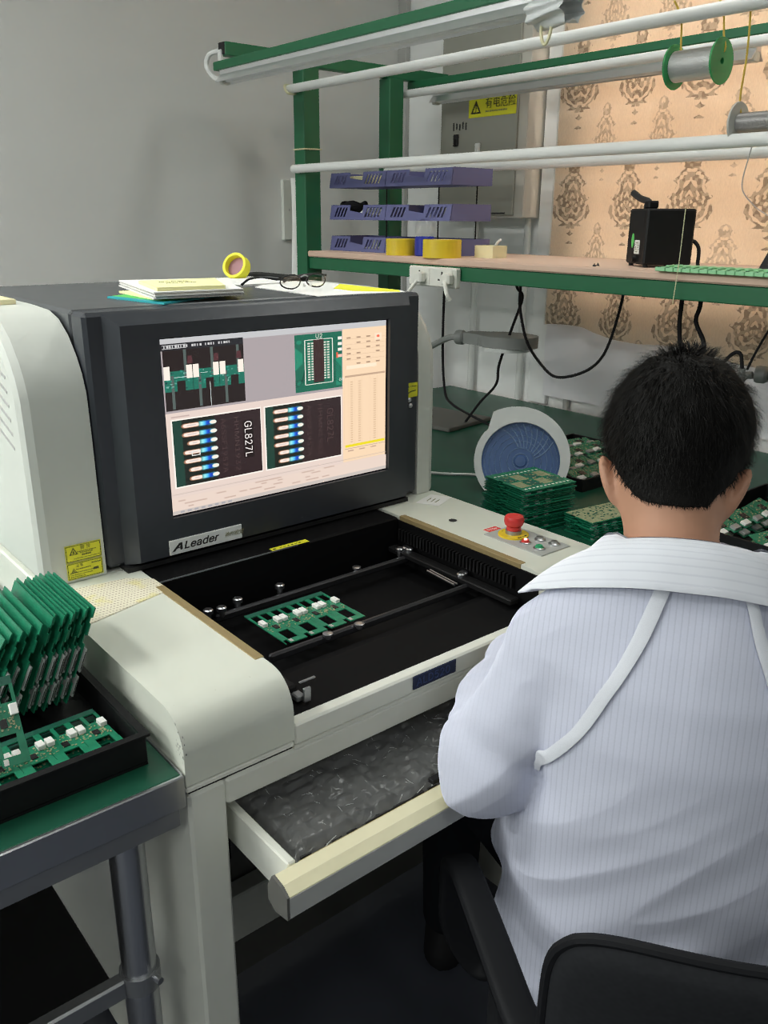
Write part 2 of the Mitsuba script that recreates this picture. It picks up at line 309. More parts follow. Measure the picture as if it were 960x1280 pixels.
A2 = affinity.scale(affinity.skew(text2d('Leader', .0125).buffer(.0003), xs=14, origin=(0, 0)), 1.15, 1, origin=(0, 0)); A2 = union_all([affinity.translate(A2, .0185, 0), Polygon([(.0125, 0), (.0165, 0), (.0165, .0125), (.0125, .0125)]), Polygon([(.007, .0035), (.014, .0035), (.014, .0055), (.0055, .0055)])])
A2 = union_all([A2, Polygon([(-.003, -.001), (.002, -.001), (.0165, .0125), (.0115, .0125)])])
part(lg, 'lettering', prism(A2, .0006, mat4((1, 0, 0), (0, 0, 1), (0, -1, 0), (.584, 1.2525, .8835))), 'print_black', False)
part(lg, 'small_lettering', prism(affinity.skew(text2d('神州视觉', .0068, True), xs=10, origin=(0, 0)), .0006, mat4((1, 0, 0), (0, 0, 1), (0, -1, 0), (.682, 1.2525, .886))), 'print_gray', False)
ys = part(aoi, 'hood_sticker', bx(1.122, 1.156, 1.2785, 1.2797, 1.075, 1.104), 'label_yellow', False)
part(ys, 'print', cat_([prism(Polygon([(1.127, 1.095), (1.133, 1.095), (1.130, 1.1005)]), .0003, MY(1.2785)), prism(sbox(1.135, 1.0965, 1.152, 1.0978), .0003, MY(1.2785)), tube([(1.127, 1.2782, 1.080), (1.135, 1.2782, 1.086), (1.150, 1.2782, 1.088)], .0008, 6)]), 'print_black')
for x, z in ((1.133, 1.070), (1.136, 1.058)):
    part(aoi, 'lock_button', lathe([(0, 0), (.005, 0), (.005, .003), (.003, .005), (0, .005)], 14, mat4((1, 0, 0), (0, 0, 1), (0, -1, 0), (x, 1.2795, z))), 'steel')
# side shells
fc = [(1.282, .861), (1.284, .98), (1.284, 1.09), (1.287, 1.16), (1.297, 1.19), (1.312, 1.215), (1.338, 1.244), (1.372, 1.266), (1.41, 1.276), (1.50, 1.279), (1.88, 1.279), (1.88, .861)]
def shell(x_in, x_out):
    s = 1 if x_out > x_in else -1; a = np.array(fc); c = Polygon(fc).buffer(-.016)
    b = np.array(c.exterior.coords); p = np.array(Polygon(fc).buffer(-.005).exterior.coords)
    pts = [(x_in, *q) for q in a] + [(x_out - s * .016, *q) for q in a] + [(x_out - s * .005, *q) for q in p] + [(x_out, *q) for q in b]
    return trimesh.convex.convex_hull(np.array(pts))
s1 = part(aoi, 'side_shell', shell(.477, .374), 'shell_paint', 22)
s2 = part(aoi, 'side_shell', shell(1.163, 1.213), 'shell_paint', 22)
for i in range(6):
    part(s1, 'louver', prism(Polygon([(1.33, 1.192 - i * .022), (1.40, 1.214 - i * .022), (1.405, 1.210 - i * .022), (1.333, 1.187 - i * .022)]), .0015, MX(.3733)), 'pipe_gray', False)
def warn(parent, x0, x1, z0, z1, y, rows, big):
    w = part(parent, 'warning_label', cat_([bx(x0, x1, y - .0012, y, z0, z1)]), 'label_yellow', False)
    fr = [bx(x0 + .001, x1 - .001, y - .0015, y - .0011, z, z + .0009) for z in (z0 + .0008, z1 - .0018)] + [bx(x, x + .0009, y - .0015, y - .0011, z0 + .001, z1 - .001) for x in (x0 + .0008, x1 - .0017)]
    h = (z1 - z0) * big; tx, tz = x0 + .006, z0 + (z1 - z0) * .42
    tri = Polygon([(tx, tz), (tx + h * 1.1, tz), (tx + h * .55, tz + h)]); tri = tri.difference(tri.buffer(-h * .11)).union(Polygon([(tx + h * .42, tz + h * .2), (tx + h * .68, tz + h * .2), (tx + h * .55, tz + h * .6)]))
    fr += [prism(tri, .0004, MY(y - .0011))]
    for t, s, cj, xx, zz in rows:
        if t[0] == '-':
            fr += [prism(sbox(i * .0031, 0, i * .0031 + .0024, s), .0003, MY(y - .0011)).apply_translation((x0 + xx, 0, z0 + zz)) for i in range(len(t))]; continue
        fr.append(prism(text2d(t, s, cj), .0003, MY(y - .0011)).apply_translation((x0 + xx, 0, z0 + zz)))
    part(w, 'print', cat_(fr), 'print_black', False)
warn(s1, .413, .471, .896, .924, 1.2808, [('警 告', .0055, True, .024, .0195), ('----------', .0014, True, .019, .0150), ('-------', .0014, True, .023, .0125), ('-----', .0026, False, .026, .0082), ('--------------', .0010, True, .012, .0042)], .45)
warn(s1, .413, .471, .866, .894, 1.2808, [('注 意', .0040, True, .014, .0205), ('-----', .0016, False, .040, .0215), ('--------', .0014, False, .014, .0160), ('---------------', .0012, True, .004, .0105), ('------------', .0012, True, .004, .0070), ('--------', .0012, True, .004, .0036), ('---', .0042, True, .042, .0095)], .28)
part(aoi, 'lower_body', bx(AX0 + .003, AX1 - .003, 1.2845, 1.868, .7577, .8605, .003), 'cream_plain', False)
# control plate
cp = part(aoi, 'control_plate', prism(affinity.rotate(sbox(1.099, .883, 1.178, 1.022), 0), .0022, mat4(o=(0, 0, DZ))), 'panel_gray', False)
es = part(aoi, 'emergency_button', lathe([(0, .0), (.0135, 0), (.0135, .018), (.012, .019), (.0165, .021), (.0185, .026), (.0185, .033), (.0165, .0375), (.011, .0395), (0, .040)], 28, mat4(o=(1.138, .984, DZ + .0022))), 'red_plastic')
part(es, 'yellow_ring', lathe([(.0137, 0), (.0285, 0), (.0285, .003), (.0137, .004)], 32, mat4(o=(1.138, .984, DZ + .0022))), 'yellow_plastic')
part(es, 'ring_print', cat_([bx(1.126, 1.150, .960, .9635, DZ + .0051, DZ + .0056), bx(1.130, 1.146, 1.004, 1.0065, DZ + .0051, DZ + .0056)]), 'print_black', False)
part(es, 'base_collar', lathe([(.0138, .002), (.0152, .002), (.0152, .011), (.0138, .011)], 28, mat4(o=(1.138, .984, DZ + .0022))), 'dull_steel')
for x, y, m, l in ((1.124, .942, 'red_plastic', 'lit red round indicator'), (1.157, .936, 'steel', 'chrome round button'), (1.160, .905, 'steel', 'chrome round button'), (1.122, .908, 'green_button', 'green round button')):
    k = part(aoi, 'push_button', lathe([(0, 0), (.0082, 0), (.0082, .003), (.0062, .0045), (.0062, .0065), (0, .007)], 18, mat4(o=(x, y, DZ + .0022))), m, label=l)
    part(k, 'button_ring', lathe([(.0083, 0), (.0105, 0), (.0105, .002), (.0083, .0032)], 18, mat4(o=(x, y, DZ + .0022))), 'steel')
scene['glow_lens'] = {'type': 'diffuse', 'reflectance': rgb(.5, .1, .08)}
part(labels and aoi, 'lit_dot', lathe([(0, 0), (.003, 0), (.003, .001), (0, .0012)], 12, mat4(o=(1.124, .942, DZ + .0094))), 'glow_lens', emit={'type': 'area', 'radiance': rgb(6, 2.2, 1.8), 'sampling_weight': 0.0})
rl = part(aoi, 'red_label', bx(1.118, 1.150, 1.024, 1.042, DZ, DZ + .0004), 'red_print', False)
part(rl, 'lettering', prism(text2d('STOP', .0065), .0003, mat4((.98, -.2, 0), (.2, .98, 0), (0, 0, 1), (1.1205, 1.0325, DZ + .0004))), 'paper_white', False)
# drawer
dr_ = part(aoi, 'drawer', cat_([bx(.44, .452, .70, 1.08, .632, .690, .002), bx(1.10, 1.112, .70, 1.08, .632, .690, .002), bx(.452, 1.10, .70, 1.08, .632, .640)]), 'cream_plain', False)
bar = [(.707, .668), (.697, .688), (.679, .685), (.666, .677), (.666, .646), (.692, .640), (.707, .648)]
part(dr_, 'front_bar', tf(prism(Polygon(bar), .70, MX(.42)), np.eye(4)), 'drawer_cream', False)
part(dr_, 'front_face', bx(.4195, 1.1205, .6652, .6662, .6465, .6755), 'drawer_gray', False)
part(dr_, 'end_cap', prism(Polygon(bar).buffer(.0005), .004, MX(.4158)), 'slab_gray', False)
part(dr_, 'bar_groove', bx(.4602, 1.10, .7066, .7076, .672, .678), 'brass_strip', False)

# ------------------------------------------------------------------ what the screen shows: flat coloured shapes lying on the lit panel
SX0, SX1, SZ0, SZ1, SY = .592, 1.058, .943, 1.236, 1.2640
sv, sf, sc, lay = [], [], [], [0]
def shape2d(poly, col, up=True):
    """a shapely shape in screen units (0..1 across, 0..1 up) in one colour"""
    if up: lay[0] += 1
    for g in ([poly] if poly.geom_type == 'Polygon' else list(poly.geoms)):
        if g.is_empty or g.geom_type != 'Polygon': continue
        v, f = trimesh.creation.triangulate_polygon(g, engine='earcut')
        b = sum(map(len, sv)); sv.append(np.c_[SX0 + v[:, 0] * (SX1 - SX0), np.full(len(v), SY - lay[0] * 2e-5), SZ0 + v[:, 1] * (SZ1 - SZ0)])
        sf.append(np.asarray(f) + b); sc.append(np.tile(col, (len(v), 1)))
def grad(x0, z0, x1, z1, cols):
    """a bar whose colour runs through cols from left to right"""
    n = len(cols); xs = np.linspace(x0, x1, n); b = sum(map(len, sv))
    v = np.array([(SX0 + x * (SX1 - SX0), SY - lay[0] * 2e-5, SZ0 + z * (SZ1 - SZ0)) for x in xs for z in (z0, z1)])
    sv.append(v); sc.append(np.repeat(np.array(cols, float), 2, 0))
    sf.append(np.array([t for i in range(n - 1) for t in ((2 * i, 2 * i + 2, 2 * i + 3), (2 * i, 2 * i + 3, 2 * i + 1))]) + b)
R_ = lambda x0, z0, x1, z1: sbox(x0, z0, x1, z1)
GRAYP, CREAM, PINK, DARK, TEAL, WHT = (.40, .35, .36), (.92, .68, .46), (.78, .64, .57), (.018, .011, .011), (.012, .17, .11), (.95, .88, .80)
shape2d(R_(0, 0, 1, 1), PINK)
shape2d(R_(0, .965, 1, 1), (.55, .55, .56)); shape2d(R_(.0, .59, .775, .965), GRAYP); shape2d(R_(.775, 0.10, 1, .965), CREAM)
# top left picture: four boards
r5 = np.random.default_rng(5)
def board_strip(x0, z0, x1, z1):
    shape2d(R_(x0, z0, x1, z1), DARK); w, h = x1 - x0, z1 - z0
    shape2d(R_(x0, z0 + h * .30, x1, z0 + h * .62), (.014, .16, .11))
    shape2d(union_all([R_(x0 + w * (.08 + .165 * i), z0 + h * (.02 if i % 2 == 0 else .5), x0 + w * (.115 + .165 * i), z0 + h * (.55 if i % 2 == 0 else .96)) for i in range(6)]), (.09, .12, .11))
    lay[0] += 1
    for i in range(110):
        a, b = x0 + w * r5.uniform(.01, .97), z0 + h * r5.uniform(.31, .60)
        shape2d(R_(a, b, a + w * r5.uniform(.008, .03), b + h * r5.uniform(.008, .03)), [(.05, .32, .26), (.20, .42, .36), (.008, .05, .05), (.02, .24, .17)][i % 4], False)
    shape2d(union_all([R_(x0 + w * a, z0 + h * .30, x0 + w * (a + .10), z0 + h * .46).buffer(0) for a in (.15, .50, .82)]), DARK)
    for c in (.0, .27, .35, .60, .685, .92): shape2d(R_(x0 + w * c, z0 + h * .49, x0 + w * min(c + .072, 1), z0 + h * .70), (.92, .84, .74), c == 0)
    for c in (.285, .61, .90): shape2d(Polygon([(x0 + w * c, z0 + h * .72), (x0 + w * (c + .07), z0 + h * .72), (x0 + w * (c + .06), z0 + h * .84), (x0 + w * (c + .01), z0 + h * .84)]), (.09, .03, .035), False)
    for c in (.345, .675): shape2d(R_(x0 + w * c - .0008, z0 + h * .25, x0 + w * c + .0008, z0 + h * .75), (.005, .005, .005), c < .5)
    shape2d(union_all([R_(x0 + w * .55, z0, x0 + w * .556, z0 + h * .40), R_(x0 + w * .12, z0 + h * .515, x0 + w * .27, z0 + h * .522), R_(x0 + w * .44, z0 + h * .55, x0 + w * .53, z0 + h * .556)]), (.75, .85, .80))
board_strip(.008, .603, .325, .955)
shape2d(R_(.0, .935, .325, .972), (.02, .02, .025))
shape2d(union_all([sbox(.008, .944, .10, .947), sbox(.008, .962, .10, .965)] + [sbox(.014 + i * .0105, .948, .014 + i * .0105 + (.004, .008, .006)[i % 3], .961) for i in range(25) if i not in (9, 14, 19)]), (.62, .62, .62))
# top right picture: a chip and its pads
x0, z0, x1, z1 = .548, .605, .772, .955
shape2d(R_(x0, z0, x1, z1), (.012, .14, .085))
shape2d(union_all([Polygon([(x0, .74), (x0 + .035, .78), (x0 + .035, .84), (x0, .88)])] + [Point(x0 + .02, z).buffer(.012) for z in (.66, .91)] + [R_(x1 - .03, .62, x1, .80)]), (.02, .25, .15))
lines = [[(x0, .64 + i * .012), (x0 + .02 + .004 * i, .645 + i * .012), (x0 + .045, .68 + i * .02)] for i in range(4)] + [[(x1 - .005, .63 + i * .014), (x1 - .03, .66 + i * .016), (x1 - .05, .65 + i * .02)] for i in range(8)]
shape2d(union_all([LineString(l).buffer(.0014) for l in lines]), (.006, .05, .035))
ring = R_(.598, .650, .722, .915).buffer(.006); shape2d(ring.difference(ring.buffer(-.0045)), (.85, .80, .72))
shape2d(union_all([R_(.607 + a, .672 + i * .0158, .619 + a, .681 + i * .0158) for i in range(15) for a in (0, .017, .075, .092)]), (.72, .72, .62))
shape2d(R_(.634, .655, .684, .918), (.045, .022, .022))
shape2d(affinity.translate(affinity.scale(text2d('U2', .026), .7, 1.0, origin=(0, 0)), .644, .926), (.85, .80, .72))
for i, z in enumerate((.905, .870, .835, .795)): shape2d(R_(.752, z, .772, z + .018), (.92, .86, .78) if i < 3 else (.95, .55, .45), i == 0)
shape2d(R_(.744, .792, .752, .828), (.85, .12, .06)); shape2d(affinity.translate(affinity.scale(text2d('88', .018), .8, 1, origin=(0, 0)), .756, .645), (.8, .78, .72))
# the two chip close-ups
def closeup(x0, z0, x1, z1, seed, name_bright):
    w, h = x1 - x0, z1 - z0
    shape2d(R_(x0 - .006, z0 - .008, x1 + .003, z1 + .008), WHT); shape2d(R_(x0, z0, x1, z1), (.030, .016, .018))
    shape2d(R_(x0, z0, x0 + w * .46, z1), (.010, .014, .010)); shape2d(R_(x0, z0, x0 + w * .10, z1), (.012, .05, .035))
    lay[0] += 1
    for i in range(7):
        zc = z0 + h * (.905 - i * .135); a = x0 + w * (.13 if i in (0, 1, 3, 4) else .18); hh = h * .031
        pill = lambda p0, p1, r, q: LineString([(p0, q), (p1, q)]).buffer(r, 6)
        g = hh * 1.35
        grad(x0 + w * .275, zc - g, x0 + w * .47, zc + g, [(.01, .05, .05), (.03, .20, .22), (.02, .14, .26), (.005, .03, .16), (.02, .14, .24), (.05, .10, .09), (.01, .012, .01)]); lay[0] += 1
        shape2d(pill(a, x0 + w * .265, hh * 1.15, zc), (.35, .17, .10)); shape2d(pill(a + .003, x0 + w * .262, hh * .85, zc), (.98, .80, .70)); shape2d(pill(a + .012, x0 + w * .245, hh * .35, zc), (.72, .62, .58))
        grad(x0 + w * .285, zc - hh * .9, x0 + w * .43, zc + hh * .9, [(.10, .30, .28), (.35, .85, .85), (.10, .60, .95), (.01, .10, .62), (.01, .05, .42), (.06, .50, .80)]); lay[0] += 1
        shape2d(pill(x0 + w * .435, x0 + w * .452, hh * .95, zc), (.62, .78, .72)); shape2d(pill(x0 + w * .44, x0 + w * .455, hh * .7, zc), (.98, .84, .72))
    for j, (t, c) in enumerate((('A6SSF1957A', .42), ('HHMN1932', .60))):
        g = affinity.rotate(affinity.scale(text2d(t, w * .085), 1.0, .62, origin=(0, 0)), -90, origin=(0, 0)); bb = g.bounds
        g = affinity.translate(affinity.scale(g, 1, h * .85 / (bb[3] - bb[1]), origin=(0, bb[3])), x0 + w * (.53 + j * .15), z1 - h * .06)
        shape2d(g, (.075, .045, .045))
    g = affinity.rotate(text2d('GL827L', w * .085), -90, origin=(0, 0)); bb = g.bounds
    g = affinity.translate(affinity.scale(g, 1.0, h * .56 / (bb[3] - bb[1]), origin=(0, bb[3])), x0 + w * .80, z1 - h * .16)
    if name_bright: shape2d(g.envelope.buffer(.006), (.012, .006, .006))
    shape2d(g, (.92, .86, .82) if name_bright else (.085, .05, .05))
closeup(.025, .160, .385, .545, 1, True)
closeup(.405, .160, .762, .545, 2, False)
shape2d(R_(.09, .33, .125, .36).difference(R_(.094, .335, .121, .355)), (.8, .8, .75))
# parameter column
dim = (.60, .42, .28)
lay[0] += 1
for i in range(5): shape2d(R_(.785, .90 - i * .033, .99, .9015 - i * .033), dim, False)
for i in range(6):
    for j in range(4):
        if (i * 5 + j * 3) % 4 != 1: shape2d(R_(.792 + j * .05, .905 - i * .033, .792 + j * .05 + .02, .914 - i * .033), (.42, .28, .19), False)
shape2d(R_(.79, .712, .945, .735), (.98, .80, .60)); shape2d(Point(.953, .905).buffer(.008), (.9, .15, .08)); shape2d(R_(.935, .88, .972, .925), (.98, .74, .55), False); shape2d(Point(.953, .905).buffer(.0075), (.9, .15, .08))
lay[0] += 1
for i in range(27):
    for a, w in ((.81, .012), (.85, .014), (.93, .014)): shape2d(R_(a, .625 - i * .0152, a + w, .631 - i * .0152), (.66, .46, .29), False)
for a in (.778, .80, .83, .87, .91, .95, .99): shape2d(R_(a, .205, a + .001, .66), (.80, .56, .36), False)
shape2d(R_(.782, .660, .992, .672), (.55, .38, .26)); shape2d(R_(.782, .20, .992, .216), (.85, .72, .02)); shape2d(R_(.778, .188, .995, .191), (.45, .33, .24))
for j in range(3): shape2d(R_(.795 + j * .06, .17, .825 + j * .06, .178), (.55, .38, .28), j == 0)
# lower band
shape2d(R_(0, .0, 1, .10), (.80, .65, .56)); shape2d(R_(0, .118, 1, .121), (.50, .42, .38)); shape2d(R_(0, .0, 1, .022), (.58, .52, .48))
lay[0] += 1
for i in range(26):
    a, b = r5.uniform(.02, .7), [.035, .055, .075, .09][i % 4]
    shape2d(R_(a, b, a + r5.uniform(.02, .06), b + .008), (.60, .45, .38), False)
for i in range(8): shape2d(R_(.03 + i * .028, .006, .046 + i * .028, .018), (.40, .38, .40), False)
shape2d(R_(.02, .565, .09, .572), (.55, .42, .38))
SCREEN_GAIN = 0.50
disp = mikit.ply((np.vstack(sv), np.vstack(sf)), None, color=np.vstack(sc) * SCREEN_GAIN)
scene['screen_base'] = {'type': 'principled', 'base_color': rgb(.01, .01, .01), 'roughness': .25}
disp['bsdf'] = {'type': 'ref', 'id': 'screen_base'}
part(aoi, 'screen', disp, None, emit={'type': 'area', 'radiance': {'type': 'mesh_attribute', 'name': 'vertex_color'}, 'sampling_weight': 0.0}, label='lit computer screen')
# ------------------------------------------------------------------ the workbench with its frame of posts and rods
wb = thing('workbench', 'green steel workbench with peach shelf, white rods and green mat top', 'workbench')
part(wb, 'table_top', bx(1.235, 2.472, .35, 2.53, .722, .757, .004), 'peach_board', False)
part(wb, 'top_mat', bx(1.236, 2.471, .351, 2.529, .7571, .7600), 'mat_green', False)
for x, y in ((1.2655, .40), (1.2655, 2.44), (2.43, .40), (2.43, 2.48)):
    part(wb, 'leg', bx(x - .025, x + .025, y - .025, y + .025, 0, .7219, .003), 'bench_green', False)
for y in (.45, 2.53):
    for x in (1.7675, 2.1325):
        part(wb, 'post', bx(x - .0325, x + .0325, y - .03, y + .03, .7602, 1.879, .003), 'bench_green', False)
    part(wb, 'arm', bx(1.462, 2.42, y - .018, y + .018, 1.8795, 1.917, .002), 'bench_green_dark', False)
part(wb, 'arm_end', bx(1.459, 1.4618, 2.514, 2.546, 1.882, 1.915), 'seam_black', False)
part(wb, 'shelf_board', bx(1.738, 2.19, .40, 2.4995, 1.292, 1.3115, .004), 'peach_board', False)
part(wb, 'shelf_beam', bx(1.745, 1.785, .482, 2.4995, 1.2525, 1.2918, .002), 'bench_green', False)
part(wb, 'rear_beam', bx(2.115, 2.155, .482, 2.4995, 1.2525, 1.2918, .002), 'bench_green', False)
for y in (2.53, .45):
    part(wb, 'shelf_bracket', bx(1.8002, 2.0998, y - .018, y + .018, 1.2525, 1.2918, .002), 'bench_green_dark', False)
def rod(x, z, y0, y1, r=.0135):
    k = part(wb, 'rod', cyl((x, y0, z), (x, y1, z), r, 16), 'pvc_white', 40)
rod(1.721, 1.571, 2.545, .42); rod(1.721, 1.813, 2.56, .42); rod(2.086, 1.574, 2.50, .42); rod(2.196, 1.836, 2.56, .42)
part(wb, 'rod_tie', tube([(1.731, 2.57, 1.826), (1.704, 2.56, 1.822), (1.704, 2.545, 1.80), (1.731, 2.54, 1.799), (1.742, 2.55, 1.812)], .004, 8), 'strap_pale')
part(wb, 'wire_tie', cat_([tube([(1.733, 2.498, 1.632), (1.733, 2.562, 1.632), (1.802, 2.562, 1.633), (1.802, 2.498, 1.633), (1.733, 2.498, 1.632)], .0025, 6, smooth=False)]), 'strap_pale')
part(wb, 'lamp_beam', bx(1.440, 1.476, .42, 2.552, 1.838, 1.862, .002), 'bench_green', False)
part(wb, 'lamp_beam', bx(2.225, 2.262, .42, 2.552, 1.8565, 1.8795, .002), 'bench_green', False)
for x in (1.458, 2.243):
    for y in (2.535, .46):
        part(wb, 'hanger', bx(x - .004, x + .004, y - .009, y + .009, 1.86, 1.8955), 'pvc_white', False)

def bench_lamp(x, z, label):
    k = thing('bench_lamp', label, 'bench lamp', 'fluorescent lamps on the bench frame')
    w = .030
    part(k, 'housing', prism(Polygon([(-.012, .0), (.012, .0), (.012, -.012), (w, -.034), (w - .002, -.0352), (.010, -.0145), (-.010, -.0145), (-w + .002, -.0352), (-w, -.034), (-.012, -.012)]), 1.235, mat4((1, 0, 0), (0, 0, 1), (0, -1, 0), (x, 2.523, z))), 'reflector', 25)
    part(k, 'lamp_tube', cyl((x, 2.50, z - .026), (x, 1.31, z - .026), .0095, 16), 'tube_glass', 40)
    for y0, y1 in ((2.525, 2.505), (1.305, 1.288)):
        part(k, 'end_socket', bx(x - .014, x + .014, min(y0, y1), max(y0, y1), z - .040, z - .0145, .003), 'socket_white', False)
    return k
l1 = bench_lamp(1.458, 1.8375, 'unlit fluorescent bench lamp with shiny reflector, overhanging the inspection machine')
part(l1, 'power_cable', tube([(1.461, 2.545, 1.895), (1.445, 2.58, 1.885), (1.44, 2.59, 1.855), (1.447, 2.56, 1.822), (1.456, 2.53, 1.815)], .0075, 8), 'pvc_white')
l2 = bench_lamp(2.335, 1.852, 'unlit fluorescent bench lamp with shiny reflector, in front of curtain and grey cabinet')
part(l2, 'bracket', bx(2.262, 2.335, 2.48, 2.50, 1.850, 1.857), 'bench_green_dark', False)
part(l2, 'bracket', bx(2.262, 2.335, 1.40, 1.42, 1.850, 1.857), 'bench_green_dark', False)
wrap = np.array([[(1.458 + (.034 + .006 * math.sin(7 * a + 3 * s)) * math.cos(a), 1.285 - s * .09, 1.803 + (.024 + .006 * math.cos(5 * a + 4 * s)) * math.sin(a)) for a in np.linspace(0, 2 * math.pi, 40)] for s in np.linspace(0, 1, 10)])
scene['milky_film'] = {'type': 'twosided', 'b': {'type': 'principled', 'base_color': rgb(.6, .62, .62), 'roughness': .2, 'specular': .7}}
solo('plastic_wrap', sheet(wrap, .0006), 'milky_film', 'crumpled pale plastic wrapped around the near end of the overhead lamp', 'plastic wrap', smooth=40)
solo('strap_loop', tube([(1.455, 1.262, 1.79), (1.449, 1.262, 1.775), (1.446, 1.256, 1.755), (1.446, 1.248, 1.745), (1.448, 1.240, 1.757), (1.452, 1.236, 1.785)], .0032, 8), 'strap_pale', 'pale yellow strap loop hanging below the overhead lamp wrap', 'strap')

# ------------------------------------------------------------------ wall side: cabinet, pipes, curtain
cb = thing('wall_cabinet', 'grey steel electrical cabinet on white wall with yellow warning sign', 'electrical cabinet')
part(cb, 'cabinet_body', bx(2.40, XW - .0005, 2.125, 2.552, 1.422, 2.10, .003), 'cabinet_pale', False)
part(cb, 'cabinet_door', bx(2.390, 2.3995, 2.165, 2.545, 1.432, 2.09, .002), 'cabinet_gray', False)
sg = part(cb, 'warning_sign', bx(2.387, 2.3899, 2.170, 2.398, 1.762, 1.834, .0008), 'label_yellow', False)
MXN = mat4((0, -1, 0), (0, 0, 1), (-1, 0, 0), (2.387, 2.398, 1.762))            # reads along -y, faces -x
tri = Polygon([(.012, .012), (.062, .012), (.037, .055)]); tri = tri.difference(tri.buffer(-.005)).union(sbox(.0345, .026, .0395, .042)).union(sbox(.0345, .019, .0395, .0235))
part(sg, 'print', cat_([prism(tri, .0006, MXN), prism(affinity.translate(text2d('有电危险', .026, True), .082, .030), .0006, MXN)]), 'print_black', False)
part(sg, 'small_print', cat_([prism(sbox(.084 + i * .0105, .014, .092 + i * .0105, .019), .0006, MXN) for i in range(10)]), 'print_gray', False)
for y, z in ((2.458, 1.70), (2.345, 1.665)):
    part(cb, 'lock', cat_([bx(2.382, 2.3899, y - .012, y + .012, z - .028, z + .012, .002), bx(2.376, 2.382, y - .003, y + .003, z - .03, z - .004)]), 'print_black' if y > 2.4 else 'pvc_white', False)
part(cb, 'tally_marks', cat_([bx(2.3888, 2.3899, 2.475 - i * .016 - .003, 2.475 - i * .016 + .003, 1.725 + .004 * (i % 2), 1.752 - .003 * (i % 3)) for i in range(5)]), 'print_black', False)
part(cb, 'door_slot', bx(2.3888, 2.3899, 2.20, 2.36, 1.436, 1.441), 'print_black', False)
for y, x in ((2.415, 2.47), (2.165, 2.48)):
    solo('conduit', cyl((x, y, .762), (x, y, 1.4215), .013, 12), 'pvc_white', 'white vertical conduit below the grey cabinet, ' + ('left' if y > 2.3 else 'right') + ' one of two', 'conduit', 'conduits below the cabinet', 40)
k = thing('cable_bundle', 'dark bundle of cables running up above the grey cabinet', 'cables')
for i in range(5): part(k, 'cable', cyl((2.45 + .008 * (i % 2), 2.532 - i * .021, 2.1005), (2.45 + .008 * (i % 2), 2.532 - i * .021, HC - .001), .0095, 10), 'conduit_brown', 40)
solo('wall_pipe', cyl((2.485, 1.935, .762), (2.485, 1.935, 1.05), .012, 12), 'pipe_gray', 'short grey vertical pipe on wall behind the green bench top', 'pipe', smooth=40)
solo('corner_trim', bx(2.475, XW - .0005, 2.85, YW - .0005, .001, HC - .001, .003), 'pipe_gray', 'grey vertical trim strip in the far corner of the room', 'trim', smooth=False)  # grey strip drawn along the darker line of the wall corner
struct('trim_1', bx(2.478, XW - .0005, 2.03, 2.118, .761, HC - .001, .004), 'white_wall_paint')
# curtain: printed damask cloth in soft folds
def motif(a, b):
    """damask figure: a = across (mirrored), b = up, both about -1..1; returns ink 0..1"""
    a = dr.abs(a)
    env = dr.select(b > 0, 0.62 * dr.power(dr.maximum(1 - b, 0.001), 0.75) + 0.05, 0.66 * dr.sqrt(dr.maximum(1 - (b + 0.05) * (b + 0.05) * 1.4, 0)))
    env = dr.select(b < -0.62, 0.10, env) + 0.10 * dr.sin(b * 17 + 1) + 0.05 * dr.sin(b * 37)
    wing = dr.exp(-((a - 0.72) ** 2) * 30 - ((b + 0.28) ** 2) * 22)
    inside = mikit.smoothstep(0.03, -0.03, a - env)
    inside = dr.maximum(inside, mikit.smoothstep(0.45, 0.6, wing))
    r = dr.sqrt(a * a + (b + 0.15) ** 2); th = dr.atan2(b + 0.15, a)
    swirl = dr.sin(r * 26 - th * 6) + 0.7 * dr.sin(a * 21 + 9 * dr.sin(b * 6)) + 0.6 * dr.sin(b * 30 + a * 12)
    fig = mikit.smoothstep(-0.75, -0.25, swirl)
    return inside * fig * dr.select((b > -1.05) & (b < 1.02), 1.0, 0.0)
def cloth(p, n, uv):
    y = uv.x; z = uv.y
    ink = mi.Float(0)
    PY, PZ = 0.232, 0.36
    for oy, oz, s, g in ((0.0, 0.0, 1.0, 1.0), (0.5, 0.5, 0.86, 0.62)):
        fy = (y - 1.721) / PY + oy; fz = (z - 1.482) / PZ + oz
        a = (fy - dr.floor(fy + 0.5)) * PY; b = (fz - dr.floor(fz + 0.5)) * PZ
        k = dr.floor(fz + 0.5)
        ink = dr.maximum(ink, motif(a / (0.082 * s), b / (0.135 * s)) * g)
    weave = 0.95 + 0.1 * mikit.noise(y * 900, z * 160)
    line = mikit.smoothstep(0.35, 0.6, mikit.noise(y * 120, z * 120)) * 0.35
    return mikit.mix((0.72, 0.60, 0.46), (0.22, 0.17, 0.12), dr.clip(ink * (0.85 - line), 0, 1)) * weave
scene['curtain_cloth'] = {'type': 'principledthin', 'base_color': mikit.proc(cloth), 'roughness': .8, 'diff_trans': .8}
scene['lining_cloth'] = {'type': 'principledthin', 'base_color': rgb(.84, .83, .86), 'roughness': .85, 'diff_trans': .25}
def folds(y, z, amp, ph):
    return amp * (np.sin(y * 27 + ph + .6 * np.sin(z * 1.7)) * .6 + np.sin(y * 61 + 2 * ph + .5 * z) * .25 + .4 * np.sin(y * 11.3 + ph)) * (0.75 + 0.25 * np.sin(z * 2 + y * 4))
cu = thing('curtain', 'peach curtain with brown damask print hanging over wall behind bench', 'curtain')
yy = np.linspace(2.02, .25, 160); tt_ = np.linspace(0, 1, 40)
P = np.zeros((160, 40, 3)); UV = np.zeros((160, 40, 2))
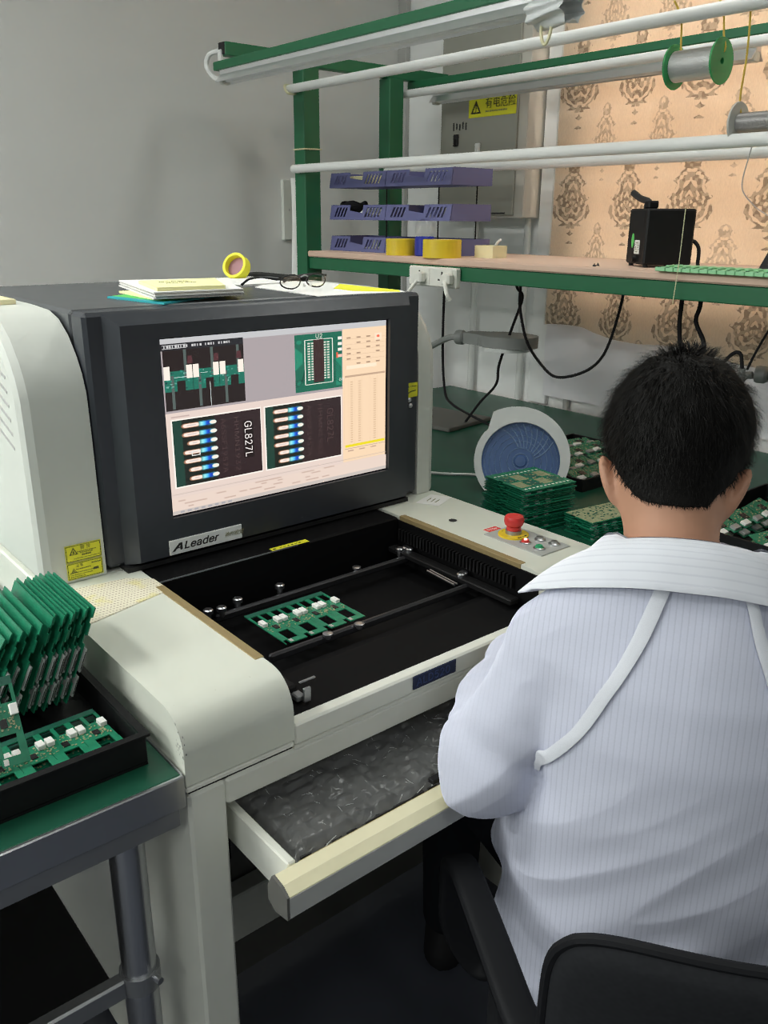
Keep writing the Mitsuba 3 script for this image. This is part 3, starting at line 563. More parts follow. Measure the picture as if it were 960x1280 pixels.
for i, y in enumerate(yy):
    zb = 1.065 - .045 * (2.02 - y) / .8 + .010 * math.sin(y * 14)
    z = zb + (2.70 - zb) * tt_; P[i] = np.c_[2.435 + folds(y, z, .015, 0), np.full(40, y + .014 * math.sin(y * 9)), z]; UV[i] = np.c_[np.full(40, y * 1.0), z]
m = grid_mesh(P)
d = mikit.ply(m, 'curtain_cloth', smooth=True, uv=UV.reshape(-1, 2)); part(cu, 'printed_cloth', d, None)
yl = np.linspace(2.035, .25, 120); P2 = np.zeros((120, 30, 3))
for i, y in enumerate(yl):
    zb = .80; z = zb + (2.70 - zb) * np.linspace(0, 1, 30); P2[i] = np.c_[2.468 + folds(y, z, .005, 1.3) + .010 * np.exp(-((z - 1.0 + .03 * math.sin(y * 7)) / .05) ** 2) * -1, np.full(30, y), z]
part(cu, 'white_lining', grid_mesh(P2), 'lining_cloth', True)
part(cu, 'edge_hem', tube([(2.452, 2.030, z) for z in np.linspace(1.06, 2.70, 20)], .007, 8), 'paper_white')
part(cu, 'curtain_rail', cyl((2.45, 2.10, 2.71), (2.45, .2, 2.71), .014, 12), 'pvc_white', 40)
# back wall fittings
sw = thing('junction_cover', 'white rectangular cover plate on grey wall left of the green post', 'cover plate')
part(sw, 'plate', bx(1.898, 1.948, YW - .018, YW - .0005, 1.335, 1.553, .003), 'shell_paint', False)
part(sw, 'screw', lathe([(0, 0), (.004, 0), (.003, .002), (0, .002)], 10, mat4((1, 0, 0), (0, 0, 1), (0, -1, 0), (1.925, YW - .018, 1.445))), 'dull_steel')
P3 = np.array([[(1.756 + .018 * math.cos(a) + .004 * math.sin(s * 9), 2.585 + .018 * math.sin(a), .80 + .745 * s) for a in np.linspace(0, 2 * math.pi, 12)] for s in np.linspace(0, 1, 24)])
solo('rolled_sheet', sheet(P3, .0015), 'paper_white', 'rolled white sheet standing behind the green post nearest the machine', 'rolled sheet', smooth=40)

# ------------------------------------------------------------------ things on and under the bench shelf
SZ = 1.3117
og = thing('tray_organizer', 'purple three-tier slotted plastic tray rack on the peach shelf', 'tray rack')
def letter_tray(y0, y1, z, x0=1.838, d=.17):
    """a slotted desk tray: floor, low front lip that slopes, back and ends with slots cut through"""
    L = y1 - y0; h = .048
    def wall(slots):
        g = sbox(0, 0, L, h)
        for a, w, b0, b1, n in slots:
            for i in range(n):
                c = a + i * w; g = g.difference(Polygon([(c, b0), (c + w * .58, b0), (c + w * .58 + .012, b1), (c + .012, b1)]))
        return g
    ms = [bx(x0, x0 + d, y0, y1, z, z + .0025)]
    fr = wall([(L * .08, .0165, .010, .040, 4), (L * .64, .0165, .010, .040, 5)]).difference(Polygon([(L * .36, h + .01), (L * .36, .030), (L * .60, .022), (L * .60, h + .01)]))
    fm = prism(fr, .0025, mat4((0, -1, 0), (.18, 0, .98), (-1, 0, 0), (x0 - .002, y1, z)))
    bm = prism(wall([(L * .06, .0165, .010, .040, 15)]), .0025, mat4((0, -1, 0), (0, 0, 1), (-1, 0, 0), (x0 + d, y1, z)))
    ends = [prism(Polygon([(0, 0), (d, 0), (d, h), (.008, h)]), .0025, mat4((1, 0, 0), (0, 0, 1), (0, -1, 0), (x0, yy_, z))) for yy_ in (y0 + .0025, y1)]
    return cat_(ms + [fm, bm] + ends)
trays = []
for z in (SZ + .0005, 1.412, 1.513):
    for y0, y1 in ((2.205, 2.498), (1.905, 2.202)):
        trays.append(part(og, 'tray', letter_tray(y0, y1, z), 'purple_plastic', False))
for y in (2.38, 2.12, 1.95):
    part(og, 'support_rod', cyl((1.99, y, SZ + .003), (1.99, y, 1.515), .0022, 8), 'black_plastic')
solo('papers', bx(1.855, 1.97, 2.29, 2.42, 1.5162, 1.549, .002), 'pale_yellow', 'stack of pale yellow papers in the top purple tray', 'papers', smooth=False)
k = thing('cable_coil', 'coil of black cable spilling from the end of the middle purple tray', 'cable coil')
for i in range(4):
    part(k, 'cable_turn', tube([(1.898 + .035 * math.cos(a), 2.445 + (.040 + .003 * i) * math.sin(a) , 1.437 + .008 * i + .006 * math.sin(3 * a + i)) for a in np.linspace(0, 2 * math.pi, 14)], .0075, 8, 3), 'black_rubber')
solo('crumpled_tissue', (lambda s: trimesh.Trimesh(s.vertices * np.array([.05, .045, .016]) * (0.8 + 0.4 * meshkit.noise(s.vertices * 2.5, 3)[:, None]) + np.array([1.898, 2.33, 1.4335]), s.faces, process=False))(trimesh.creation.icosphere(3)), 'paper_white', 'crumpled white tissue lying in the middle purple tray', 'tissue', smooth=30)
solo('white_slip', bx(1.855, 1.97, 2.28, 2.40, SZ + .0038, SZ + .012, .001), 'paper_white', 'white slips of paper lying in the lowest purple tray', 'paper', smooth=False)
def tape_roll(x, y, r, h, label):
    k = thing('tape_roll', label, 'tape roll', 'yellow tape rolls on the shelf')
    part(k, 'tape', lathe([(r * .82, 0), (r, 0), (r, h), (r * .82, h), (r * .82, 0)], 36, mat4(o=(x, y, SZ))), 'tape_yellow')
    part(k, 'core', lathe([(r * .74, .001), (r * .815, .001), (r * .815, h - .001), (r * .74, h - .001), (r * .74, .001)], 36, mat4(o=(x, y, SZ))), 'pale_yellow')
tape_roll(1.785, 2.066, .045, .048, 'smaller yellow tape roll beside the purple trays, left of the blue bottle')
tape_roll(1.780, 1.876, .056, .050, 'wider yellow tape roll standing right of the blue bottle')
k = thing('bottle', 'dark blue bottle with clear domed top between two yellow rolls', 'bottle')
part(k, 'body', lathe([(0, 0), (.027, 0), (.030, .004), (.030, .052), (.026, .056), (0, .056)], 28, mat4(o=(1.806, 1.980, SZ))), 'bottle_blue')
part(k, 'clear_dome', lathe([(.026, .0565), (.029, .066), (.030, .078), (.028, .092), (.021, .101), (.010, .105), (.0001, .1055)], 28, mat4(o=(1.806, 1.980, SZ))), 'dome_glass')
k = thing('small_box', 'small cream open box on the peach shelf right of yellow rolls', 'box')
part(k, 'box_body', cat_([bx(1.87, 1.93, 1.760, 1.832, SZ, SZ + .003), bx(1.87, 1.873, 1.760, 1.832, SZ, SZ + .034), bx(1.927, 1.93, 1.760, 1.832, SZ, SZ + .034), bx(1.873, 1.927, 1.760, 1.763, SZ, SZ + .034), bx(1.873, 1.927, 1.829, 1.832, SZ, SZ + .034)]), 'pale_yellow', False)
solo('white_swab', tube([(1.90, 1.795, SZ + .005), (1.89, 1.765, SZ + .040), (1.885, 1.745, SZ + .052)], .0035, 8), 'paper_white', 'short white stick poking out of the small cream box', 'stick')
# soldering station
ss = thing('soldering_station', 'black soldering station box with green dot sticker on peach shelf', 'soldering station')
ca = math.radians(-7); SM = rotz(ca, (1.836, 1.225, SZ))
part(ss, 'body', tf(bx(0, .118, 0, .125, .006, .134, .004), mat4((math.cos(math.radians(-36)), math.sin(math.radians(-36)), 0), (math.sin(math.radians(36)), math.cos(math.radians(36)), 0), (0, 0, 1), (1.828, 1.229, SZ))), 'black_plastic', False)
SMm = mat4((math.cos(math.radians(-36)), math.sin(math.radians(-36)), 0), (math.sin(math.radians(36)), math.cos(math.radians(36)), 0), (0, 0, 1), (1.828, 1.229, SZ))
for a, b in ((.01, .01), (.10, .01), (.01, .11), (.10, .11)): part(ss, 'foot', tf(cyl((a, b, 0), (a, b, .007), .006, 10), SMm), 'black_rubber')
for i in range(7): part(ss, 'vent_slot', tf(bx(-.0008, .0006, .018, .105, .092 + i * .0048, .0945 + i * .0048), SMm), 'seam_black', False)
part(ss, 'green_sticker', tf(prism(Point(0, 0).buffer(1), .0006, mat4((0, -.009, 0), (0, 0, .017), (-1, 0, 0), (-.0001, .085, .060))), SMm), 'sticker_green', False)
q = part(ss, 'white_label', tf(bx(-.0008, 0, .035, .068, .030, .062), SMm), 'paper_white', False)
part(q, 'print', tf(cat_([bx(-.0012, -.0007, .038 + .006 * i, .041 + .006 * i, .034 + .005 * j, .037 + .005 * j) for i in range(5) for j in range(5) if (i * 3 + j * 5) % 4]), SMm), 'print_gray', False, kind='stuff')
part(ss, 'knob', tf(lathe([(0, 0), (.008, 0), (.007, .010), (0, .010)], 14, mat4((0, 1, 0), (0, 0, 1), (-1, 0, 0), (0, .055, .018))), SMm), 'black_plastic')
part(ss, 'power_cord', tube([tuple((SMm @ np.array([*q_, 1]))[:3]) for q_ in ((.118, .05, .03), (.135, .05, .06), (.145, .03, .045), (.143, .02, .012), (.142, .015, .006))], .0045, 8), 'black_rubber')
k = thing('soldering_iron', 'soldering iron handle resting on top of the black station', 'soldering iron')
part(k, 'handle', tf(tube([(.035, .11, .1385), (.030, .085, .150), (.022, .12, .158), (.012, .15, .172)], [.008] * 25, 10), SMm), 'dark_steel')
part(k, 'holder', tf(bx(.02, .045, .055, .085, .1345, .152, .003), SMm), 'black_plastic', False)
s2k = thing('power_supply', 'black sloped power unit at right end of the shelf behind the green strip', 'power unit')
part(s2k, 'body', trimesh.convex.convex_hull(np.array([(2.02, .80, SZ), (2.02, 1.04, SZ), (2.17, .80, SZ), (2.17, 1.04, SZ), (2.03, .82, SZ + .056), (2.03, 1.02, SZ + .056), (2.16, .82, SZ + .066), (2.16, 1.02, SZ + .066)])), 'black_plastic', False)
part(s2k, 'cap', bx(2.05, 2.14, .85, .99, SZ + .062, SZ + .076, .004), 'cabinet_pale', False)
ls = thing('led_board_strip', 'pale green notched circuit strip panel overhanging the shelf front', 'circuit strip')
part(ls, 'panel', bx(1.726, 1.815, .62, 1.128, SZ + .001, SZ + .010, .001), 'led_board_green', False)
for i in range(24): part(ls, 'tooth', bx(1.7225, 1.7258, .628 + i * .0206, .640 + i * .0206, SZ + .0015, SZ + .0095), 'led_board_green', False)
for i in range(24): part(ls, 'slot', bx(1.7255, 1.7352, .6405 + i * .0206, .6475 + i * .0206, SZ + .0095, SZ + .0104), 'pcb_rail', False)
for i in range(24): part(ls, 'raised_pad', bx(1.745, 1.80, .630 + i * .0206, .640 + i * .0206, SZ + .010, SZ + .0135, .001), 'led_board_green', False)
for i in range(2): solo('screw', lathe([(0, 0), (.004, 0), (.004, .003), (.0015, .004), (.0015, .007), (0, .007)], 10, mat4(o=(1.775 + .03 * i, 1.33 + .012 * i, SZ))), 'dark_steel', 'tiny dark screw on the peach shelf left of the soldering station, ' + ['nearer the front edge', 'the one further back'][i], 'screw', 'loose screws on the shelf')
# sockets
so = thing('power_socket', 'white double power socket fixed to the green shelf beam', 'power socket')
part(so, 'box', bx(1.722, 1.7448, 1.757, 1.956, 1.232, 1.288, .004), 'socket_white', False)
for y in (1.81, 1.905):
    f = part(so, 'faceplate', bx(1.7195, 1.7219, y - .042, y + .042, 1.236, 1.284, .001), 'socket_white', False)
    part(f, 'pin_hole', bx(1.7190, 1.7196, y - .003, y + .003, 1.267, 1.277), 'print_black', False)
    for dy in (-.012, .012): part(f, 'pin_hole', bx(1.7190, 1.7196, y + dy - .004, y + dy + .004, 1.252, 1.256), 'print_black', False)
    part(f, 'rocker', bx(1.716, 1.7196, y - .034, y - .024, 1.254, 1.270, .001), 'socket_white', False)
def plug(y, z, pts, label, m='socket_white'):
    k = thing('plug', label, 'plug', 'plugs in the white socket')
    part(k, 'plug_body', bx(1.695, 1.7189, y - .016, y + .016, z - .016, z + .016, .005), m, False)
    part(k, 'plug_cable', tube(pts, .0055, 8), m)
plug(1.890, 1.258, [(1.698, 1.89, 1.250), (1.685, 1.905, 1.225), (1.68, 1.925, 1.19), (1.69, 1.935, 1.15), (1.72, 1.95, 1.10), (1.75, 1.97, 1.0)], 'white plug with cable drooping from the left half of the socket')
plug(1.775, 1.258, [(1.697, 1.775, 1.252), (1.68, 1.755, 1.243), (1.675, 1.742, 1.222), (1.685, 1.738, 1.205)], 'white plug with short cable in the right half of the socket')
# cables under the shelf
def cable(pts, r, label, m='black_rubber'): solo('cable', tube(pts, r, 8), m, label, 'cable', smooth=40)
cable([(2.0, 1.776, 1.2915), (2.0, 1.776, 1.227), (2.0, 1.751, 1.196), (2.0, 1.786, 1.103), (2.0, 1.831, .986), (2.0, 1.84, .921), (2.0, 1.907, .851), (2.0, 1.975, .768)], .0042, 'black cable falling slantwise from the shelf to the green bench top')
cable([(1.99, 2.08, 1.2915), (1.99, 2.081, 1.021), (2.0, 2.074, .865), (2.0, 2.037, .824), (2.0, 1.941, .800), (2.0, 1.86, .784), (2.0, 1.82, .766)], .0042, 'black cable curling onto the bench top beside the machine shell')
cable([(1.955, 1.72, 1.2915), (1.955, 1.722, 1.22), (1.955, 1.718, 1.167), (1.965, 1.693, 1.075), (2.0, 1.663, 1.008), (2.0, 1.602, .978), (2.0, 1.516, 1.0), (2.0, 1.456, 1.042), (2.0, 1.423, 1.106), (2.0, 1.397, 1.217), (2.0, 1.392, 1.2915)], .0042, 'black cable hanging in one wide loop under the peach shelf')
cable([(1.95, 1.188, 1.2915), (1.95, 1.188, 1.224), (1.95, 1.186, 1.165), (1.95, 1.172, 1.113), (1.95, 1.142, 1.085), (1.95, 1.118, 1.09), (1.95, 1.114, 1.134), (1.95, 1.143, 1.185), (1.95, 1.137, 1.224), (1.95, 1.137, 1.2915)], .0055, 'thick black cable loop hanging above the seated person\'s head')
# magnifier lamps under the shelf
def mag(k, o, ux, uy, arm):
    ux, uy = np.array([*ux, 0.0]), np.array([*uy, 0.0]); M = mat4(ux, uy, (0, 0, 1), o)
    head = Point(0, 0).buffer(1, 24); head = affinity.scale(head, .098, .075)
    hd = union_all([head, Polygon([(-.14, -.03), (-.05, -.05), (-.05, .05), (-.14, .03)])])
    part(k, 'lamp_head', prism(hd, .034, M @ mat4(o=(0, 0, -.01))), 'lamp_gray', 30)
    part(k, 'lens_rim', lathe([(.060, -.022), (.074, -.022), (.076, -.010), (.058, -.010), (.060, -.022)], 36, M), 'fan_white')
    part(k, 'lens', lathe([(0, -.012), (.058, -.012), (.058, -.0105), (0, -.0105)], 32, M), 'lens')
    part(k, 'knob', lathe([(0, 0), (.021, 0), (.023, .006), (.023, .024), (.018, .032), (0, .032)], 20, M @ mat4((0, 1, 0), (0, 0, 1), (1, 0, 0), (-.180, 0, .004))), 'lamp_gray')
    part(k, 'neck', cyl((M @ [-.15, 0, .004, 1])[:3], (M @ [-.12, 0, .004, 1])[:3], .012, 12), 'lamp_gray')
    part(k, 'arm', tube(arm, .010, 10), 'lamp_gray')
k = thing('magnifier_lamp', 'grey magnifier lamp head hanging below the shelf beside the machine', 'magnifier lamp')
mag(k, (1.998, 1.80, 1.056), (.28, -.96), (.96, .28), [(1.952, 1.965, 1.06), (1.95, 2.02, 1.05), (2.0, 2.2, .98), (2.06, 2.40, .90), (2.10, 2.499, .86)])
k = thing('magnifier_lamp', 'grey magnifier lamp joint right behind the seated person\'s head', 'magnifier lamp')
mag(k, (2.26, .93, 1.03), (.28, -.96), (.96, .28), [(2.21, 1.11, 1.03), (2.21, 1.135, 1.02), (2.28, 1.20, .95), (2.36, 1.25, .88), (2.40, 1.28, .80), (2.40, 1.28, .762)])
k = [q for q in labels if q == 'magnifier_lamp_001'][0]
part(k, 'lamp_cable', tube([(1.95, 1.078, 1.06), (1.95, 1.043, 1.113), (1.95, 1.018, 1.122), (1.95, 1.007, 1.085)], .0045, 8), 'black_rubber')
part(k, 'cable_plug', cyl((1.95, 1.007, 1.088), (1.952, 1.008, 1.052), .008, 10), 'lamp_gray')
part(k, 'thin_cable', tube([(1.95, .95, 1.20), (1.95, .98, 1.13), (1.95, .995, 1.087)], .003, 8), 'black_rubber')
# hanging solder spools and their strings
def spool(y0, y1, z, r, rc, flange, wire, label, x=1.741):
    k = thing('solder_spool', label, 'solder spool')
    L = abs(y0 - y1); M = mat4((1, 0, 0), (0, 0, 1), (0, -1, 0), (x, y0, z))
    part(k, 'core', lathe([(.006, 0), (rc - .004, 0), (rc - .004, L), (.006, L), (.006, 0)], 28, M), flange)
    for a in (0, L - .004): part(k, 'flange', lathe([(.006, a), (r - .001, a), (r, a + .0015), (r - .001, a + .004), (.006, a + .004), (.006, a)], 40, M), flange)
    pr = [(rc - .004, .0045)]; n = int(L / .0022)
    for i in range(n): c = .0045 + (L - .009) * (i + .5) / n; pr += [(rc - .0006, c - .0008), (rc, c), (rc - .0006, c + .0008)]
    part(k, 'solder_wire', lathe(pr + [(rc - .004, L - .0045)], 36, M), wire)
    return k
spool(1.145, 1.035, 1.7235, .0435, .030, 'spool_green', 'solder', 'green-flanged solder spool hanging on yellow twine from the upper rod')
g2 = spool(.985, .895, 1.605, .0405, .019, 'spool_gray', 'solder_dark', 'grey-flanged solder spool hanging lower at the right edge')
part(g2, 'loose_wire', tube([(1.741, .94, 1.588), (1.742, .951, 1.54), (1.745, .958, 1.484), (1.75, .93, 1.45), (1.755, .90, 1.43)], .0012, 6), 'solder_dark')
def twine(pts, label): solo('twine', tube(pts, .0022, 6), 'twine_yellow', label, 'twine', smooth=40)
twine([(1.706, 1.137, 1.84), (1.721, 1.137, 1.8295), (1.735, 1.135, 1.81), (1.741, 1.134, 1.768), (1.741, 1.13, 1.7285)], 'yellow twine holding the left flange of the green spool')
twine([(1.721, 1.044, 1.8295), (1.738, 1.043, 1.81), (1.744, 1.040, 1.77), (1.745, 1.034, 1.745), (1.741, 1.05, 1.7285)], 'yellow twine passing through the right flange of the green spool')
twine([(1.721, .988, 1.8295), (1.738, .987, 1.81), (1.742, .984, 1.73), (1.742, .986, 1.65), (1.741, .975, 1.609)], 'longer yellow twine holding the grey solder spool')
solo('thread', tube([(1.715, 1.062, 1.443), (1.722, 1.067, 1.34), (1.722, 1.071, 1.244)], .0011, 6), 'strap_pale', 'thin pale thread hanging in front of the black soldering station', 'thread')
# ------------------------------------------------------------------ on the bench top
MZ = .7602
solo('grey_slab', tf(bx(-.12, .12, -.15, .15, 0, .014, .003), rotz(.15, (1.985, 2.10, MZ))), 'slab_gray', 'flat dark grey slab lying on bench top below the magnifier lamp', 'slab', smooth=False)
fn = thing('desk_fan', 'round blue disc with wire rings in white spiral rim behind the boards', 'desk fan')
fo = np.array([1.600, 1.375, .838]); fnr = np.array([-.72, -.60, .34]); fnr /= np.linalg.norm(fnr); fu = np.cross([0, 0, 1.0], fnr); fu /= np.linalg.norm(fu); fv = np.cross(fnr, fu); FM = mat4(fu, fv, fnr, fo)
an = np.linspace(math.radians(122), math.radians(122 - 340), 80); rr_ = .117 + .026 * np.clip(1 - np.linspace(0, 1, 80) * 2.0, 0, 1) ** 1.2
outer = np.c_[rr_ * np.cos(an), rr_ * np.sin(an)]; rimp = Polygon(np.vstack([outer, [[.1125 * math.cos(an[-1]), .1125 * math.sin(an[-1])]]])).buffer(0).union(Point(0, 0).buffer(.1155)).difference(Point(0, 0).buffer(.0985, 48))
part(fn, 'rim', prism(rimp, .030, FM @ mat4(o=(0, 0, -.018))), 'fan_white', 35)
part(fn, 'disc', lathe([(0, -.004), (.099, -.004), (.099, -.012), (0, -.012)], 56, FM), 'fan_blue')
for r in (.020, .034, .052, .066, .080, .092): part(fn, 'wire_ring', lathe([(r - .0009, -.0035), (r, -.002), (r + .0009, -.0035), (r, -.0045), (r - .0009, -.0035)], 56, FM), 'fan_wire')
for i in range(9):
    a = math.radians(12 + i * 11); part(fn, 'blade_rib', tube([(FM @ [r * math.cos(a + (r - .03) * 6), r * math.sin(a + (r - .03) * 6), -.003, 1])[:3] for r in (.036, .055, .075, .095)], .0012, 6), 'fan_wire')
part(fn, 'hub', lathe([(0, 0), (.014, -.001), (.016, -.004), (0, -.004)], 24, FM), 'fan_blue')
part(fn, 'foot', bx(1.595, 1.675, 1.36, 1.44, MZ, MZ + .012, .003), 'fan_white', False)
part(fn, 'stem', tube([(1.635, 1.40, MZ + .011), (1.622, 1.393, .80), (1.612, 1.385, .845)], .012, 10), 'fan_white')
part(fn, 'cord', tube([(1.655, 1.43, MZ + .006), (1.63, 1.48, MZ + .0045), (1.598, 1.541, MZ + .0045), (1.545, 1.592, MZ + .0045), (1.50, 1.66, MZ + .0045)], .0035, 8), 'pvc_white')
# ------------------------------------------------------------------ circuit boards
def pcb_outline(L, D, n, seed=0):
    u = L / n; g = sbox(0, 0, L, D)
    for i in range(n):
        x = i * u
        cut = [sbox(x + .10 * u, .66 * D, x + .44 * u, .90 * D), sbox(x + .56 * u, .70 * D, x + .90 * u, .90 * D), sbox(x + .30 * u, .10 * D, x + .78 * u, .34 * D), sbox(x + .02 * u, -.01, x + .22 * u, .10 * D), sbox(x + .985 * u, .25 * D, x + 1.0 * u, .60 * D)]
        for c in cut: g = g.difference(c)
    return g
def panel_parts(L, D, n, seed=1):
    """meshes of one panel of n joined boards, lying in xy with its underside at z = 0: name, mesh, material, kind, label"""
    t = .0016; u = L / n; r = np.random.default_rng(seed); out = []
    out.append(('substrate', prism(pcb_outline(L, D, n), t), 'pcb_green', None, None))
    out.append(('tooling_rail', bx(0, L, .905 * D, D, t, t + .0002), 'pcb_rail', None, 'darker green rail strip'))
    for i in range(n):
        for a in (.03, .74):
            x0 = i * u + a * u
            out.append(('connector', bx(x0, x0 + .23 * u, .54 * D, .67 * D, t, t + .0062, .0006), 'connector_white', None, 'white plastic connector'))
        out.append(('chip', bx(i * u + .40 * u, i * u + .60 * u, .42 * D, .52 * D, t, t + .0012), 'chip_black', None, 'black chip'))
        out.append(('contact_plate', bx(i * u + .26 * u, i * u + .40 * u, .015 * D, .085 * D, t, t + .0006), 'solder_pad', None, 'silver contact'))
    ms = []
    for _ in range(46 * n):
        x, y = r.uniform(.01, .97) * L, r.choice([r.uniform(.36, .53), r.uniform(.36, .53), r.uniform(.57, .66)]) * D
        w, h = r.uniform(.0009, .0030, 2); ms.append(bx(x, x + w, y, y + h, t, t + r.uniform(.0004, .001)))
    out.append(('components', cat_(ms), 'pcb_pale', 'stuff', 'tiny pale components'))
    return out
def plies(parts): return [(a, mikit.ply(m, mat, smooth=False), k, l) for a, m, mat, k, l in parts]
def place_board(name, parts, M, label, group):
    k = thing(name, label, 'circuit board', group)
    for a, d, kd, l in parts: part(k, a, d, None, M=M, kind=kd, label=l)
    return k
def frame(o, x, y):
    x = np.array(x, float); x /= np.linalg.norm(x); y = np.array(y, float); y -= x * (x @ y); y /= np.linalg.norm(y); return mat4(x, y, np.cross(x, y), o)
pan = plies(panel_parts(.155, .106, 4, 1)); pan3 = plies(panel_parts(.155, .124, 4, 9)); pan2 = plies(panel_parts(.155, .104, 4, 2))
place_board('circuit_board_panel', pan3, frame((.632, .9860, .8003), (1, .006, 0), (.0, 1, 0)), 'green circuit board panel clamped between the dark rails in the machine bay', None)
# ------------------------------------------------------------------ the packing table on the left
pt = thing('packing_table', 'green-topped packing table with steel edge beside the machine', 'table')
part(pt, 'table_top', bx(-1.0, .3635, .8125, 1.80, .750, .7845), 'slab_gray', False)
part(pt, 'top_mat', bx(-1.0, .3645, .8118, 1.80, .7846, .7878, .001), 'mat_green', False)
part(pt, 'front_edge', bx(-1.0, .3665, .8055, .8115, .744, .7885, .0015), 'steel', False)
part(pt, 'front_apron', bx(-1.0, .360, .814, .834, .715, .7499), 'dull_steel', False)
part(pt, 'side_edge', bx(.3646, .3675, .8116, 1.80, .744, .7885, .001), 'steel', False)
for x, y in ((.312, .873), (-.94, .873), (.312, 1.74), (-.94, 1.74)):
    l = part(pt, 'leg', cyl((x, y, 0), (x, y, .7498), .0225, 24), 'steel', 40)
    part(l, 'clamp_ring', lathe([(.0227, -.014), (.0265, -.014), (.0265, .014), (.0227, .014), (.0227, -.014)], 24, mat4(o=(x, y, .462))), 'dull_steel')
    if x > 0 and y < 1: part(l, 'clamp_screw', cyl((x + .01, y - .024, .47), (x + .013, y - .036, .47), .005, 10), 'steel')
part(pt, 'crossbar', bx(-.94, .289, .863, .883, .443, .474, .003), 'dull_steel', False)
part(pt, 'lower_shelf', bx(-.93, .28, .884, 1.735, .445, .452), 'black_plastic', False)
# tray of boards
et = thing('component_tray', 'black antistatic tray holding green boards on the packing table', 'tray')
TX0, TX1, TY0, TY1, TZ = -.12, .3445, .856, 1.19, .7879
part(et, 'tray_floor', bx(TX0, TX1, TY0, TY1, TZ, TZ + .0035), 'black_plastic', False)
for n_, b in (('front_wall', (TX0, TX1, TY0, TY0 + .006)), ('back_wall', (TX0, TX1, TY1 - .006, TY1)), ('end_wall', (TX1 - .006, TX1, TY0 + .006, TY1 - .006)), ('end_wall', (TX0, TX0 + .006, TY0 + .006, TY1 - .006))):
    part(et, n_, bx(*b, TZ + .0035, TZ + .040, .001), 'black_plastic', False)
rim = sbox(TX0 - .004, TY0 - .004, TX1 + .004, TY1 + .004).difference(sbox(TX0 + .006, TY0 + .006, TX1 - .006, TY1 - .006))
part(et, 'rim', prism(rim, .0035, mat4(o=(0, 0, TZ + .040))), 'black_plastic', False)
FZ = TZ + .0036
for j, (x, y, a) in enumerate(((.172, .8665, .03), (.010, .8635, .01), (-.15 + .042, .8645, .0))):
    for i in range(3):
        if j == 2: continue
        place_board('circuit_board_panel', pan if (i + j) % 2 else pan2, frame((x + .0015 * ((i * 7) % 3), y + .001 * i, FZ + .0098 * i), (1, a + .01 * (i - 1), 0), (-a, 1, 0)),
                    ['bottom', 'middle', 'topmost'][i] + ' green panel of the flat pile ' + ('in the tray corner by the machine' if j == 0 else 'at the left front of tray'), 'board panels lying flat in the black tray')
place_board('circuit_board_panel', pan2, frame((.070, .915, FZ + .033), (1, -.05, -.04), (.10, .62, .78)), 'green board panel leaning back against the upright boards, with white connector', None)
rk = thing('foam_rack', 'black slotted foam block under the upright boards in tray', 'rack')
part(rk, 'foam_block', bx(.03, .312, 1.055, 1.175, FZ - .00005, FZ + .012, .002), 'black_rubber', False)
def upright_parts(seed):
    r = np.random.default_rng(seed); Lb, Hb, t = .150, .132, .0016; g = sbox(0, 0, Lb, Hb)
    for c in (sbox(-.01, .082, .007, .094), sbox(-.01, .110, .005, .118), sbox(-.01, .028, .006, .036), sbox(.03, -.01, .05, .012), sbox(.09, -.01, .12, .010), sbox(.05, .07, .075, .09), sbox(.09, .04, .13, .07)): g = g.difference(c)
    out = [('substrate', prism(g, t), 'pcb_green', None, None)]
    for z0, z1, l in ((.046, .078, 'grey metal connector'), (.012, .040, 'grey metal connector')):
        fr = sbox(-.006, z0, .016, z1)
        out.append(('connector', bx(-.006, .018, z0, z1, t, t + .0026, .0004), 'connector_gray', None, l))
        out.append(('connector_slot', bx(-.0064, -.0058, z0 + .004, z1 - .004, t + .0008, t + .0018), 'chip_black', None, 'dark connector opening'))
    out.append(('chip', bx(.055, .075, .098, .115, t, t + .0012), 'chip_black', None, 'black chip'))
    ms = [bx(x, x + .003, y, y + .002, t, t + .001) for x, y in zip(r.uniform(.02, .14, 40), r.uniform(.095, .128, 40))]
    out.append(('components', cat_(ms), 'pcb_pale', 'stuff', 'tiny pale components'))
    return out
up = [plies(upright_parts(s)) for s in (3, 4)]
xs = [.300 - .0058 * i for i in range(10)] + [.300 - .058 - .015 * (i + 1) for i in range(5)]
for i, x in enumerate(xs):
    a = math.radians(23 + .35 * ((i * 5) % 4) + (0 if i < 10 else 2 * (i - 9)))
    top = (math.sin(a), 0, math.cos(a)); dy = .003 * ((i * 3) % 5 - 2)
    lab = ['', 'second', 'third', 'fourth', 'fifth', 'sixth', 'seventh', 'eighth', 'ninth', 'tenth'][i] + ' from the right of the tightly packed upright green boards in tray' if 0 < i < 10 else ['rightmost of the upright green boards, its face bare beside the machine'][0] if i == 0 else ['first', 'second', 'third', 'fourth', 'leftmost'][i - 10] + ' of the loosely spaced upright boards left of the packed row'
    place_board('upright_board', up[i % 2], frame((x, 1.006 + dy, FZ + .0285), (0, 1, .0), top), lab, 'upright boards in the tray rack')
part(rk, 'foam_ridge', prism(Polygon([(.135, FZ + .012), (.312, FZ + .012), (.306, FZ + .0275), (.130, FZ + .0275)]), .11, MY(1.165)), 'black_rubber', False)
solo('foam_roll', cyl((.335, 1.225, .822), (.20, 1.30, .822), .034, 24), 'black_rubber', 'black foam roll lying on packing table behind the upright boards', 'foam roll', smooth=40)
